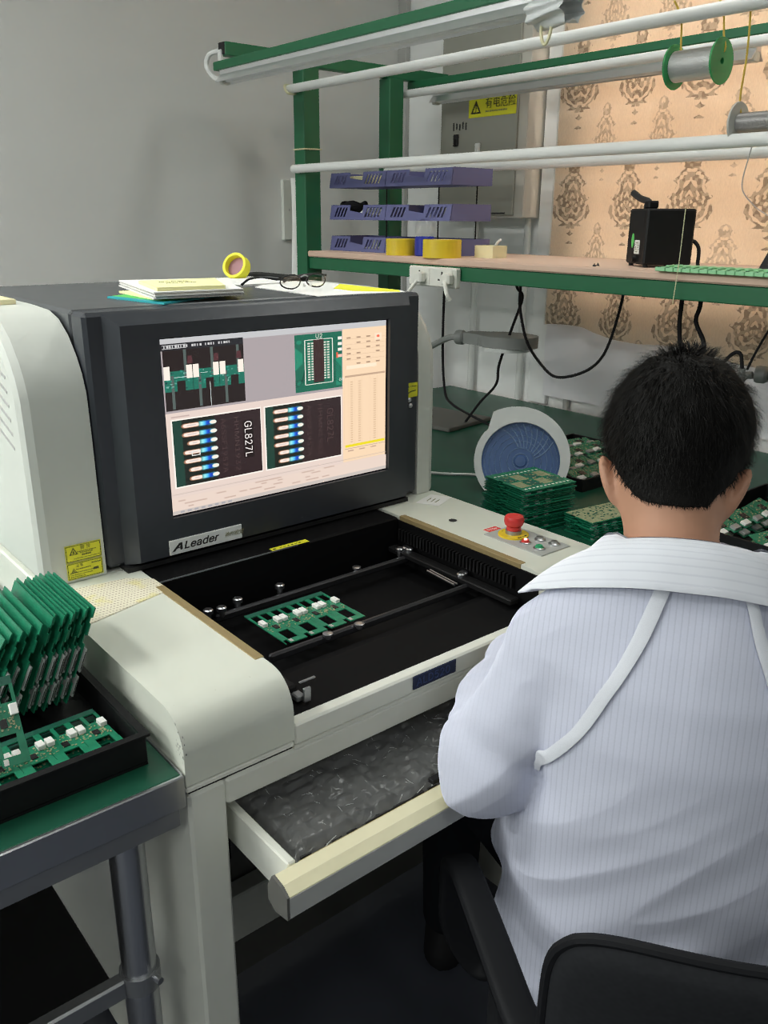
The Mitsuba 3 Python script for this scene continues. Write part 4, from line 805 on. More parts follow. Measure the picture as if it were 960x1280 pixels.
# ------------------------------------------------------------------ boards on the bench
def stack(n, z0, pitch, cx, cy, w, d, rot, drift, seed, name, label, group, toplabel, mats, teeth=True):
    r = np.random.default_rng(seed); t = .0016; var = []
    for s in range(3):
        g = sbox(-w / 2, -d / 2, w / 2, d / 2)
        for i in range(6): c = -w / 2 + w * (i + .5) / 6; g = g.difference(sbox(c - .002, d / 2 - .004, c + .002, d)).difference(sbox(c - .003, -d, c + .001, -d / 2 + .003))
        g = g.difference(sbox(-w / 2 - .01, -.01 + .01 * s, -w / 2 + .006, .004 + .01 * s)).difference(sbox(w / 2 - .005, -.03, w / 2 + .01, -.018))
        comp = cat_([bx(x, x + .006, y, y + .005, t, pitch - .0001) for x, y in zip(r.uniform(-w * .42, w * .40, 14), r.uniform(-d * .42, d * .40, 14))])
        chips = [bx(x, x + .012, -d * .46, -d * .46 + .008, t, pitch - .0003) for x in np.linspace(-w * .46, w * .38, 5)]
        var.append((mikit.ply(prism(g, t), mats[0], smooth=False), mikit.ply(comp, 'chip_black', smooth=False), [mikit.ply(c, 'connector_gray', smooth=False) for c in chips]))
    for i in range(n):
        f = 1 - i / (n - 1); a = rot + r.normal(0, .025)
        M = rotz(a, (cx + drift[0] * f + r.normal(0, .0022), cy + drift[1] * f + r.normal(0, .0022), z0 + pitch * i))
        v = var[i % 3]; k = thing(name, toplabel if i == n - 1 else label if i else label.replace('within', 'lowest in'), 'circuit board', group)
        part(k, 'substrate', v[0], None, M=M)
        if i < n - 1:
            part(k, 'components', v[1], None, M=M, kind='stuff')
            for c in v[2][:3]: part(k, 'edge_connector', c, None, M=M)
    return k, M
k1, Mt = stack(24, MZ, .0042, 1.452, 1.215, .150, .142, -.14, (-.022, -.006), 11, 'stacked_board', 'green circuit board within the tall stack in front of the blue fan', 'boards in the tall stack', 'topmost green board of the tall stack, dotted with pale pads', ('pcb_green',))
pads = [bx(x, x + .0055, y, y + .0045, .0016, .0022) for y in (-.058, .048) for x in np.linspace(-.066, .060, 12)]
part(k1, 'pads', tf(cat_(pads), Mt), 'connector_white', False, kind='stuff', label='rows of white pads')
for i in range(4):
    for j in range(2): part(k1, 'printed_cell', tf(bx(-.066 + i * .034, -.038 + i * .034, -.044 + j * .045, -.006 + j * .045, .0016, .0019), Mt), 'pcb_pale' if (i + j) % 2 == 0 else 'pcb_rail', False)
pr = np.random.default_rng(3); part(k1, 'components', tf(cat_([bx(x, x + .004, y, y + .003, .0019, .0028) for x, y in zip(pr.uniform(-.064, .06, 70), pr.uniform(-.044, .042, 70))]), Mt), 'pcb_pale', False, kind='stuff')
k2, Mt = stack(9, MZ, .0046, 1.530, 1.068, .140, .088, -.14, (-.004, -.004), 12, 'stacked_board', 'green circuit board within the low stack beside the seated person\'s ear', 'boards in the low stack', 'topmost pale board of the low stack, marked by dark lines', ('pcb_green',))
for i in range(4): part(k2, 'pale_cell', tf(bx(-.068 + i * .0342, -.036 + i * .0342, -.041, .041, .0016, .0024), Mt), 'pcb_pale', False)
part(k2, 'components', tf(cat_([bx(x, x + .004, y, y + .003, .0024, .0032) for x, y in zip(pr.uniform(-.066, .062, 80), pr.uniform(-.038, .036, 80))]), Mt), 'pcb_rail', False, kind='stuff')
ft = thing('parts_tray', 'black tray of small boards on bench top behind the fan', 'tray')
part(ft, 'tray_floor', bx(1.715, 2.10, 1.262, 1.60, MZ, MZ + .003), 'black_plastic', False)
for n_, b in (('front_wall', (1.715, 2.10, 1.262, 1.267)), ('back_wall', (1.715, 2.10, 1.595, 1.60)), ('end_wall', (1.715, 1.720, 1.267, 1.595)), ('end_wall', (2.095, 2.10, 1.267, 1.595))):
    part(ft, n_, bx(*b, MZ + .003, MZ + .032), 'black_plastic', False)
def small_parts(seed):
    r = np.random.default_rng(seed); t = .0016
    out = [('substrate', prism(sbox(0, 0, .085, .055).difference(sbox(.03, -.01, .05, .01)).difference(sbox(.06, .045, .07, .06)), t), 'pcb_green', None, None),
           ('connector', bx(.004, .028, .004, .018, t, t + .006, .0005), 'connector_white', None, 'white connector'), ('connector', bx(.056, .080, .004, .018, t, t + .006, .0005), 'connector_gray', None, 'grey connector'),
           ('chip', bx(.032, .052, .022, .040, t, t + .0014), 'chip_black', None, 'black chip')]
    out.append(('components', cat_([bx(x, x + .003, y, y + .002, t, t + .0015) for x, y in zip(r.uniform(.004, .08, 30), r.uniform(.02, .052, 30))]), 'pcb_pale', 'stuff', None))
    return out
sm = [plies(small_parts(s)) for s in (6, 7)]
n = 0
for j in range(4):
    for i in range(4):
        for l in range(2):
            a = rng.normal(0, .10); th = math.radians(10 + rng.uniform(-3, 8)); z = MZ + .0036 + l * .0175
            x, y = 1.728 + i * .091 + rng.uniform(-.003, .003), 1.277 + j * .078 + rng.uniform(-.003, .003)
            place_board('small_board', sm[(i + j + l) % 2], frame((x, y, z), (math.cos(a), math.sin(a), 0), (-math.sin(a) * math.cos(th), math.cos(a) * math.cos(th), math.sin(th))), 'small green board heaped in the black tray behind the fan', 'small boards in the far black tray')
lt = thing('parts_tray', 'dark tray of boards on bench right of the person\'s head', 'tray')
part(lt, 'tray_floor', bx(1.60, 2.02, .70, .94, MZ, MZ + .003), 'black_plastic', False)
for n_, b in (('front_wall', (1.60, 2.02, .70, .705)), ('back_wall', (1.60, 2.02, .935, .94)), ('end_wall', (1.60, 1.605, .705, .935)), ('end_wall', (2.015, 2.02, .705, .935))):
    part(lt, n_, bx(*b, MZ + .003, MZ + .045), 'black_plastic', False)
for j in range(2):
    for i in range(4):
        for l in range(2):
            a = rng.normal(0, .12); th = math.radians(20)
            place_board('small_board', sm[(i + j + l) % 2], frame((1.622 + i * .096, .728 + j * .100, MZ + .0045 + l * .022), (math.cos(a), math.sin(a), 0), (-math.sin(a) * math.cos(th), math.cos(a) * math.cos(th), math.sin(th))), 'small green board in the dark tray right of the person\'s head', 'small boards in the near dark tray')

# ------------------------------------------------------------------ on top of the hood
HZ = 1.2812
def slab_quad(pts, z, t, M=None):
    return prism(Polygon(pts), t, mat4(o=(0, 0, z)))
k = thing('card_folder', 'teal-edged card lying lowest under the booklets on the hood', 'card')
part(k, 'cover', slab_quad([(.612, 1.502), (.640, 1.336), (.79, 1.42), (.75, 1.58)], HZ, .0030), 'card_teal', False)
part(k, 'pale_face', slab_quad([(.622, 1.503), (.652, 1.360), (.785, 1.425), (.748, 1.575)], HZ + .0030, .0006), 'sticker_green', False)
solo('yellow_card', slab_quad([(.655, 1.550), (.645, 1.385), (.79, 1.40), (.80, 1.56)], HZ + .0037, .0035), 'paper_yellow', 'pale yellow card between the teal card and white booklet', 'card', smooth=False)
k = thing('booklet', 'white booklet pile under the yellow notepad on the hood', 'booklet')
bq = [(.700, 1.655), (.632, 1.356), (.795, 1.345), (.890, 1.610)]
for i in range(5): part(k, 'page_block', slab_quad([(x + .003 * (i % 2), y - .002 * (i % 3)) for x, y in bq], HZ + .0073 + .0024 * i, .0021), ['paper_white', 'pipe_gray', 'paper_white', 'cabinet_pale', 'paper_white'][i], False)
k = thing('notepad', 'yellow sticky notepad lying on top of the white booklet', 'notepad')
part(k, 'pad', slab_quad([(.690, 1.540), (.645, 1.368), (.765, 1.352), (.842, 1.528)], HZ + .0193, .006), 'paper_yellow', False)
part(k, 'handwriting', cat_([tube([(.70 + .012 * i, 1.475 - .03 * j, HZ + .0256), (.705 + .012 * i, 1.482 - .03 * j, HZ + .0256), (.708 + .012 * i, 1.472 - .03 * j, HZ + .0256)], .0006, 5) for i in range(5) for j in range(2)]), 'print_gray', kind='stuff')
solo('white_sheets', slab_quad([(.92, 1.80), (.93, 1.60), (1.06, 1.61), (1.10, 1.82)], HZ, .004), 'paper_white', 'loose white sheets lying behind the booklets on the hood', 'papers', smooth=False)
k = thing('leaflet', 'white and yellow leaflet under the eyeglasses at the hood corner', 'leaflet')
LQ = [(.955, 1.565), (.940, 1.315), (1.03, 1.312), (1.135, 1.296), (1.152, 1.33), (1.150, 1.60), (1.10, 1.70)]
part(k, 'sheet', slab_quad(LQ, HZ, .0012), 'paper_white', False)
part(k, 'yellow_panel', slab_quad([(1.065, 1.44), (1.060, 1.37), (1.125, 1.301), (1.149, 1.335), (1.148, 1.53)], HZ + .0012, .0006), 'leaflet_yellow', False)
k = thing('tape_roll', 'small yellow tape roll tipped on its rim behind the booklets', 'tape roll')
ta = np.array([-.80, -.42, .42]); ta /= np.linalg.norm(ta); tb = np.cross([0, 0, 1], ta); tb /= np.linalg.norm(tb); TM = mat4(tb, np.cross(ta, tb), ta, (1.045, 1.79, HZ + .028))
part(k, 'tape', lathe([(.024, -.012), (.030, -.012), (.030, .012), (.024, .012), (.024, -.012)], 32, TM), 'leaflet_yellow')
part(k, 'core', lathe([(0, -.010), (.0238, -.0115), (.0238, -.004), (0, -.003)], 32, TM), 'tape_core')
eg = thing('eyeglasses', 'thin dark eyeglasses lying upside down on the leaflet', 'eyeglasses')
EM = frame((.985, 1.425, HZ + .006), (.80, .16, 0), (-.16, .80, 0))
def gp(pts): return [tuple((EM @ np.array([*p, 1.0]))[:3]) for p in pts]
for s in (-1, 1):
    ring = [(s * .036 + .027 * math.cos(a), .006 * abs(math.cos(a)), .014 + .0130 * math.sin(a)) for a in np.linspace(0, 2 * math.pi, 24)]
    part(eg, 'rim', tube(gp(ring), .0014, 6, 2), 'print_black')
    part(eg, 'lens', tf(prism(affinity.scale(Point(0, 0).buffer(1, 20), (.0262), .0125), .0012, mat4((1, 0, 0), (0, 0, 1), (0, -1, 0), (s * .036, .003, .014))), EM), 'lens_glass')
    part(eg, 'temple', tube(gp([(s * .066, .006, .022), (s * .070, .05, .022), (s * .066, .09, .016), (s * .058, .120, .004)]), [.0022] * 24 + [.003], 6), 'chip_black')
    part(eg, 'nose_pad', tube(gp([(s * .010, -.004, .010), (s * .008, -.006, .004)]), .0025, 6), 'connector_white')
part(eg, 'bridge', tube(gp([(-.010, .003, .022), (0, .001, .025), (.010, .003, .022)]), .0014, 6), 'dull_steel')
solo('cardboard_piece', bx(.385, .455, 1.50, 1.60, 1.2793, 1.2875, .001), 'pale_yellow', 'small cream cardboard piece lying on top of the left side shell', 'cardboard', smooth=False)
solo('dark_lid', bx(1.10, 1.157, 1.66, 1.87, HZ, HZ + .010, .002), 'black_plastic', 'flat black lid at the rear right corner of the hood', 'lid', smooth=False)  # plain black slab covering the dark place at the hood rear
# sheets stuck to the armrests
def dots(p, n, uv):
    a = dr.abs(p.x * 190 + p.y * 30 - dr.floor(p.x * 190 + p.y * 30) - .5); b = dr.abs(p.y * 125 - dr.floor(p.y * 125) - .5)
    k = mikit.smoothstep(.26, .20, a) * mikit.smoothstep(.24, .18, b) * .7
    st = mikit.smoothstep(.55, .8, mikit.fbm(p.x * 40, p.y * 40)) * .6
    return mikit.mix(mikit.mix((.70, .66, .52), (.66, .60, .22), st), (.34, .27, .20), k)
scene['dotted_sheet'] = {'type': 'twosided', 'b': {'type': 'principled', 'base_color': mikit.proc(dots), 'roughness': .7, 'specular': .2}}
solo('label_sheet', slab_quad([(.372, 1.118), (.528, 1.160), (.528, 1.215), (.495, 1.2445), (.372, 1.262)], DZ + .0001, .0010), 'dotted_sheet', 'cream sheet with rows of dots stuck on the left armrest', 'sheet', smooth=False)
k = thing('paper_label', 'small white paper label where right armrest meets the side shell', 'label')
part(k, 'paper', slab_quad([(1.125, 1.243), (1.148, 1.198), (1.208, 1.223), (1.188, 1.265)], DZ + .0001, .0006), 'paper_white', False)
part(k, 'print', cat_([tf(bx(.006, .030, .008 + .010 * i, .010 + .010 * i, 0, .0003), mat4((.89, .37, 0), (-.37, .89, 0), (0, 0, 1), (1.155, 1.208, DZ + .0007))) for i in range(3)]), 'print_gray', False, kind='stuff')
# ------------------------------------------------------------------ keyboard wrapped in film in the drawer
kb = thing('keyboard', 'black keyboard under clear plastic in the pulled-out drawer', 'keyboard')
part(kb, 'case', bx(.462, .905, .722, .868, .6403, .660, .004), 'key_black', False)
for j in range(6):
    n_ = [14, 14, 13, 13, 12, 8][j]
    for i in range(18 if j else 16):
        x = .470 + i * .0238; w = .0195
        if j == 5 and 4 <= i <= 8:
            if i > 4: continue
            w = .0195 + 4 * .0238
        y = .846 - j * .0222
        part(kb, 'key', trimesh.convex.convex_hull(np.array([(x, y - .018, .660), (x + w, y - .018, .660), (x, y, .660), (x + w, y, .660), (x + .002, y - .016, .6685), (x + w - .002, y - .016, .6685), (x + .002, y - .002, .6685), (x + w - .002, y - .002, .6685)])), 'key_black', False)
nx, ny = 150, 70; gx, gy = np.meshgrid(np.linspace(.4535, .945, nx), np.linspace(.7085, .885, ny), indexing='ij')
ed = np.minimum.reduce([(gx - .4535) / .02, (gy - .7085) / .022, (.945 - gx) / .03, (.885 - gy) / .02]); ed = np.clip(ed, 0, 1)
pp = np.stack([gx * 26, gy * 26, gx * 0], -1)
cr = np.abs(meshkit.noise(pp * 1.0, 1) - .5) * .016 + np.abs(meshkit.noise(pp * 2.3, 2) - .5) * .010 + np.abs(meshkit.noise(pp * 5.1, 3) - .5) * .004
PZ_ = .6425 + (.0310 + cr * 1.0) * ed ** .6
top = np.stack([gx, gy, PZ_], -1)
scene['film_mix'] = {'type': 'blendbsdf', 'weight': .16, 'a': {'type': 'ref', 'id': 'clear_film'}, 'b': {'type': 'twosided', 'b': {'type': 'principled', 'base_color': rgb(.66, .67, .66), 'roughness': .16, 'specular': 1.0}}}
pf = thing('plastic_film', 'crumpled clear plastic film wrapped over the keyboard in the drawer', 'plastic film')
part(pf, 'film', grid_mesh(top), 'film_mix', 30)
def film_z(x, y): return PZ_[int(np.clip((x - .4535) / .4915 * (nx - 1), 0, nx - 1)), int(np.clip((y - .7085) / .1765 * (ny - 1), 0, ny - 1))] + .0006
glints_ = []  # raised film creases coloured milky white, standing in for glints
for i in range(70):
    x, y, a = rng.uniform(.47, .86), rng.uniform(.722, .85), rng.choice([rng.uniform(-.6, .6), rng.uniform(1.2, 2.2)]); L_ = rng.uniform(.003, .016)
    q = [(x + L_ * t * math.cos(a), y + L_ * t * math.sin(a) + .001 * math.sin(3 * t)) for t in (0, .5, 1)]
    glints_.append(tube([(u, v, film_z(u, v)) for u, v in q], [.0002] * 8 + [.0007] + [.0002] * 8, 5))
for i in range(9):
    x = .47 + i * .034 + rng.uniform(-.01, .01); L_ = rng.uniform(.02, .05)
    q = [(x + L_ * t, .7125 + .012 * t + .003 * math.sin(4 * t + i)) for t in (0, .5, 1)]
    glints_.append(tube([(u, v, film_z(u, v)) for u, v in q], [.0004] * 8 + [.0011] + [.0004] * 8, 5))
part(pf, 'crease', cat_(glints_), 'milky_film', kind='stuff')
part(pf, 'tail_fold', sheet(np.array([[(.456 + .05 * s + .01 * t, .7105 + .02 * t * (1 - s), .648 + .020 * t * (1 - .5 * s) + .003 * math.sin(9 * s + 4 * t)) for t in np.linspace(0, 1, 8)] for s in np.linspace(0, 1, 12)]), .0004), 'film_mix', 40)
solo('black_tag', bx(.685, .745, .7085, .7195, .6805, .6875, .001), 'black_rubber', 'black cable end lying at the front of the drawer near the elbow', 'cable end', smooth=False)
# ------------------------------------------------------------------ the seated person
PAZ = math.radians(58); PO = np.array([.878, .495, 0.0])
PM = mat4((math.cos(PAZ), -math.sin(PAZ), 0), (math.sin(PAZ), math.cos(PAZ), 0), (0, 0, 1), PO)   # local: u to his right, w ahead, z up
def pw(*q): return (PM @ np.array([*q, 1.0]))[:3]
sq, hyp = math.sqrt, math.hypot
def smin(a, b, k):
    h = max(k - abs(a - b), 0.0) / k; return min(a, b) - h * h * k * .25
def cap(p, a, b, ra, rb):
    ax, ay, az = a; dx, dy, dz = b[0] - ax, b[1] - ay, b[2] - az; px, py, pz = p[0] - ax, p[1] - ay, p[2] - az
    t = (px * dx + py * dy + pz * dz) / (dx * dx + dy * dy + dz * dz); t = 0.0 if t < 0 else 1.0 if t > 1 else t
    px -= dx * t; py -= dy * t; pz -= dz * t
    return sq(px * px + py * py + pz * pz) - (ra + (rb - ra) * t)
#            z     uc    back   a     b
SECT = [(.405, .030, -.150, .212, .165), (.47, .030, -.150, .212, .165), (.55, .030, -.150, .205, .150), (.65, .030, -.160, .190, .135), (.76, .026, -.172, .170, .130), (.86, .024, -.172, .174, .128),
        (.93, .020, -.160, .163, .115), (.98, .014, -.142, .130, .095), (1.02, .006, -.122, .092, .075), (1.05, .0, -.108, .070, .066), (1.09, .0, -.095, .056, .056)]
def sect(z):
    if z <= SECT[0][0]: return SECT[0]
    for s0, s1 in zip(SECT, SECT[1:]):
        if z < s1[0]:
            t = (z - s0[0]) / (s1[0] - s0[0]); return tuple(a + (b - a) * t for a, b in zip(s0, s1))
    return SECT[-1]
LSH, LEL, LWR = (-.122, -.035, .908), (-.208, -.062, .744), (-.200, .116, .798)
RSH, REL, RWR = (.165, -.035, .906), (.262, .040, .690), (.140, .290, .825)
def coat_sdf(x, y, z):
    p = (x, y, z); _, uc, bk, a, b = sect(z); wc = bk + b
    d = (hyp((x - uc) / a, (y - wc) / b) - 1.0) * min(a, b)
    if z > 1.055: d = max(d, z - 1.055)
    if z < .425: d = max(d, .425 - z)
    sh = min(cap(p, (-.055, -.060, 1.010), (-.135, -.035, .915), .046, .056), cap(p, (.065, -.060, 1.008), (.170, -.037, .916), .046, .056))
    d = smin(d, sh, .04)
    arms = min(smin(cap(p, LSH, LEL, .068, .060), cap(p, LEL, LWR, .056, .046), .035), smin(cap(p, RSH, REL, .070, .064), cap(p, REL, RWR, .060, .048), .035))
    arms = smin(arms, cap(p, (-.218, -.035, .745), (-.232, .050, .778), .046, .040), .03)
    arms = min(arms, smin(cap(p, (-.150, .0, .64), (-.178, .015, .575), .040, .032), d, .03))
    return smin(d, arms, .022)
def level(f, lo, hi, e):
    return Manifold.level_set(lambda x, y, z: -f(x, y, z), [*lo, *hi], e, 0.0)
def to_world(m): return tf(m, PM)
def refine_displace(mesh, fn, n=1, lam=2):
    m = mesh
    trimesh.smoothing.filter_taubin(m, lamb=.5, nu=.52, iterations=6)
    for _ in range(n): m = m.subdivide()
    trimesh.smoothing.filter_laplacian(m, lamb=.5, iterations=lam)
    m = trimesh.Trimesh(m.vertices, m.faces, process=False); v = np.array(m.vertices); nn = np.array(m.vertex_normals)
    m.vertices = v + nn * fn(v)[:, None]; return m
def seg_dist(v, a, b):
    a, b = np.array(a), np.array(b); t = np.clip(((v - a) @ (b - a)) / ((b - a) @ (b - a)), 0, 1); return np.linalg.norm(v - a - t[:, None] * (b - a), axis=1), t
def ridged(p, s): return 1 - 2 * np.abs(meshkit.noise(p, s) - .5)
def coat_folds(v):
    u, w, z = v.T
    al, ac = (u + z) * .7071, (z - u) * .7071                   # along and across the diagonal pulls over the back
    back = np.clip((.02 - w) / .08, 0, 1)
    low = np.clip((.86 - z) / .25, 0, 1)
    f = back * low * .021 * (ridged(np.c_[al * 2.6, ac * 11, u * 0], 4) - .55)
    f += back * low * .008 * (ridged(np.c_[al * 5, ac * 24, u * 0], 5) - .5)
    f += back * np.clip((z - .78) / .1, 0, 1) * .006 * (ridged(np.c_[u * 7, z * 3.2, w * 0], 6) - .5)
    dl, tl = seg_dist(v, LSH, LEL); df, tf_ = seg_dist(v, LEL, LWR); dr2, tr = seg_dist(v, RSH, REL)
    arm = np.exp(-(np.minimum(np.minimum(dl, df), dr2) / .085) ** 4)
    f += arm * .010 * (ridged(np.c_[tl * 4.2 + u * 6, z * 15 + u * 9, w * 5], 7) - .55) * np.clip(.35 + tl, 0, 1)
    f += arm * .006 * (ridged(np.c_[tf_ * 9, z * 8, u * 8], 8) - .5)
    e = np.linalg.norm(v - np.array([-.14, -.065, .775]), axis=1); f -= .020 * np.exp(-(e / .035) ** 2)
    f += .007 * np.exp(-((np.abs(w + .02) - .02) / .05) ** 2) * np.clip((.55 - z) / .1, 0, 1) * np.sin(w * 70 + u * 20)
    return f
SEAT_MAN = thing('person', 'person in white striped work coat seated with back to the viewer', 'person')
coat = tm(level(coat_sdf, (-.36, -.24, .40), (.36, .40, 1.08), .0115))
coat = refine_displace(coat, coat_folds, 1, 2)
stripe_u = np.where(np.abs(coat.vertices[:, 1] + .1) < .6, coat.vertices[:, 0], 0)
dl, _ = seg_dist(coat.vertices, LSH, LEL); dr3, _ = seg_dist(coat.vertices, RSH, REL); dfl, _ = seg_dist(coat.vertices, LEL, LWR)
on_arm = np.clip(1 - (np.minimum(np.minimum(dl, dr3), dfl) - .068) / .012, 0, 1)
def stripes(p, n, uv):
    s = uv.x / .0068; d = dr.abs(s - dr.floor(s) - .5)
    k = mikit.smoothstep(.16, .06, d) * (0.26 - .18 * uv.y)
    weave = 0.985 + .03 * mikit.noise(p.x * 500, p.y * 500, p.z * 500)
    return mikit.mix((.53, .55, .65), (.30, .32, .40), k) * weave
scene['coat_cloth'] = {'type': 'twosided', 'b': {'type': 'principled', 'base_color': mikit.proc(stripes), 'roughness': .8, 'specular': .2, 'sheen': .25}}
scene['collar_cloth'] = {'type': 'twosided', 'b': {'type': 'principled', 'base_color': mikit.proc(lambda p, n, uv: mikit.mix((.66, .68, .73), (.43, .45, .52), mikit.smoothstep(.16, .06, dr.abs(uv.x / .0075 - dr.floor(uv.x / .0075) - .5)) * .25)), 'roughness': .8, 'specular': .2, 'sheen': .25}}
cm = to_world(coat)
d = mikit.ply(cm, 'coat_cloth', smooth=True, uv=np.c_[stripe_u, on_arm]); ck = part(SEAT_MAN, 'coat', d, None)
def push(p, off, f=coat_sdf):
    p = np.array(p, float)
    for _ in range(6):
        d = f(*p)
        if d >= off: break
        g = np.array([f(p[0] + 1e-3, p[1], p[2]) - d, f(p[0], p[1] + 1e-3, p[2]) - d, f(p[0], p[1], p[2] + 1e-3) - d]); g /= np.linalg.norm(g) + 1e-9
        p = p + g * (off - d)
    return p
# collar: stands at the neck, falls outward over the shoulders
th = np.radians([-150, -120, -95, -70, -45, -20, 0, 20, 45, 70, 95, 120, 150])
TOP = [(-.030, .055, 1.010), (-.058, .035, 1.022), (-.078, .000, 1.040), (-.078, -.042, 1.062), (-.058, -.076, 1.082), (-.026, -.094, 1.093), (.003, -.098, 1.096), (.030, -.094, 1.094), (.062, -.076, 1.084), (.082, -.042, 1.064), (.082, .000, 1.042), (.062, .035, 1.024), (.034, .055, 1.012)]
BOT = [(-.060, .110, .955), (-.135, .070, .950), (-.192, .012, .958), (-.150, -.060, 1.000), (-.100, -.108, 1.030), (-.045, -.128, 1.046), (.003, -.133, 1.050), (.050, -.128, 1.048), (.105, -.108, 1.034), (.155, -.060, 1.004), (.195, .012, .962), (.138, .070, .953), (.064, .110, .958)]
tp, bt = spline(TOP, 6), spline(BOT, 6); ns = 12
G = np.zeros((len(tp), ns, 3))
for i in range(len(tp)):
    for j, s in enumerate(np.linspace(0, 1, ns)):
        q = tp[i] * (1 - s) + bt[i] * s + np.array([0, 0, .014 * math.sin(math.pi * s) ** 1.0]); G[i, j] = push(q, .009 + .004 * math.sin(i * .9) * s)
inner = np.zeros((len(tp), 4, 3))
for i in range(len(tp)):
    for j, s in enumerate((1.0, .66, .33, 0)): inner[i, j] = tp[i] + np.array([0, 0, -.045 * s]) + (np.array([0, -.02, 0]) - tp[i]) * np.array([1, 1, 0]) * (.06 + .05 * s)
G = np.concatenate([inner[:, :3], G], axis=1)
cs = sheet(G, .0022); uvc = np.zeros((len(cs.vertices), 2)); ng = G.shape[0] * G.shape[1]
cc = np.tile(np.linspace(0, .085, G.shape[1]), G.shape[0]); uvc[:, 0] = np.r_[cc, cc]
d = mikit.ply(tf(cs, PM), 'collar_cloth', smooth=True, uv=uvc); part(ck, 'collar', d, None, label='folded white collar')
# raglan seams: raised double strips from collar to armpit
def drape(pts, width, off, n=14):
    p = spline(pts, n); L = []
    for i in range(len(p)):
        t = p[min(i + 1, len(p) - 1)] - p[max(i - 1, 0)]; t /= np.linalg.norm(t); nn = np.array([0, -1, .25]); b = np.cross(t, nn); b /= np.linalg.norm(b)
        L.append([p[i] + b * width * s for s in (-.5, 0, .5)])
    V = np.array(coat.vertices); tree = __import__('scipy.spatial', fromlist=['cKDTree']).cKDTree(V); N = np.array(coat.vertex_normals)
    Lf = np.array(L).reshape(-1, 3); dd, ii = tree.query(Lf, k=6); wgt = 1 / (dd + 1e-4); wgt /= wgt.sum(1, keepdims=True)
    c = (V[ii] * wgt[..., None]).sum(1); nr = (N[ii] * wgt[..., None]).sum(1); nr /= np.linalg.norm(nr, axis=1, keepdims=True)
    Lf = Lf - nr * (((Lf - c) * nr).sum(1) - off)[:, None]
    return sheet(Lf.reshape(len(p), 3, 3), .0016)
for s in (-1, 1):
    part(ck, 'raglan_seam', to_world(drape([(.030 + s * .040, -.120, 1.085), (.030 + s * .062, -.150, 1.02), (.030 + s * .092, -.165, .95), (.026 + s * .125, -.165, .875), (.024 + s * .152, -.130, .815), (.022 + s * .160, -.085, .785)], .017, .0022)), 'collar_cloth', True, label='raised white shoulder seam')
part(ck, 'hem_band', to_world(tube([(.025 + .203 * math.cos(a), .012 + .163 * math.sin(a), .428) for a in np.linspace(math.pi * .75, math.pi * 2.25, 30)], .0055, 8, 3)), 'collar_cloth')
# skin: head with face, neck, arms inside the sleeves and hands
HC_ = np.array([-.021, .020, 1.172]); HS = .945; hp = math.radians(24); HF = np.array([0, math.cos(hp), -math.sin(hp)]); HU = np.array([0, math.sin(hp), math.cos(hp)])
cp_, sp_ = math.cos(hp), math.sin(hp)
def head_xyz(x, y, z):
    dx, dy, dz = (x - HC_[0]) / HS, (y - HC_[1]) / HS, (z - HC_[2]) / HS; return dx, dy * cp_ - dz * sp_, dy * sp_ + dz * cp_
def ell(x, y, z, c, r):
    x, y, z = x - c[0], y - c[1], z - c[2]; k0 = sq((x / r[0]) ** 2 + (y / r[1]) ** 2 + (z / r[2]) ** 2); k1 = sq((x / r[0] ** 2) ** 2 + (y / r[1] ** 2) ** 2 + (z / r[2] ** 2) ** 2)
    return k0 * (k0 - 1) / (k1 + 1e-9)
def skull(x, y, z):
    d = ell(x, y, z, (0, -.004, .012), (.0735, .094, .086)); return smin(d, ell(x, y, z, (0, .030, -.050), (.058, .062, .062)), .04)
def head_sdf(X, Y, Z):
    x, y, z = head_xyz(X, Y, Z); ax = abs(x); d = skull(x, y, z)
    d = smin(d, ell(x, y, z, (0, .066, -.092), (.026, .026, .020)), .025)                       # chin
    d = smin(d, cap((x, y, z), (0, .092, -.012), (0, .108, -.040), .008, .013), .014)              # nose
    d = smin(d, cap((ax, y, z), (.0, .087, .008), (.038, .080, .010), .010, .010), .014)           # brow
    d = smin(d, ell(ax, y, z, (.040, .070, -.030), (.022, .018, .018)), .02)                       # cheek
    d = max(d, -ell(ax, y, z, (.031, .094, -.010), (.016, .012, .009)))                            # eye socket
    d = smin(d, ell(ax, y, z, (.031, .081, -.010), (.012, .011, .009)), .003)                      # eyeball and lid
    d = smin(d, cap((ax, y, z), (0, .097, -.066), (.019, .088, -.066), .0075, .004), .006)         # lips
    d = max(d, -cap((ax, y, z), (0, .1055, -.066), (.019, .094, -.0665), .0016, .0012))
    e = ell(ax - .0765 - (z + .050) * .34 + (y) * .25, y, z, (0, .000, -.052), (.0085, .0185, .029))       # ear
    e = max(e, -ell(ax - .0850 - (z + .050) * .34 + y * .25, y, z, (0, .006, -.048), (.006, .009, .016)))
    d = smin(d, e, .014) * HS
    n = cap((X, Y, Z), (-.010, -.048, 1.015), (HC_[0], HC_[1] - .034, HC_[2] - .045), .055, .050)
    d = smin(d, n, .03); d = smin(d, cap((X, Y, Z), (-.010, -.045, 1.00), (-.002, -.02, .95), .062, .09), .03)
    return max(d, .955 - Z)
head = level(head_sdf, (-.115, -.13, .95), (.10, .16, 1.29), .0052)
HM = head
def body_sdf(x, y, z):
    p = (x, y, z); _, uc, bk, a, b = sect(z); a -= .024; b -= .024
    d = (hyp((x - uc) / a, (y - bk - b - .024) / b) - 1.0) * min(a, b)
    d = max(d, max(z - 1.04, .45 - z))
    for A, B, C in ((LSH, LEL, LWR), (RSH, REL, RWR)): d = smin(d, smin(cap(p, A, B, .044, .040), cap(p, B, C, .036, .028), .02), .03)
    return d
BM = level(body_sdf, (-.31, -.2, .44), (.31, .34, 1.06), .016)
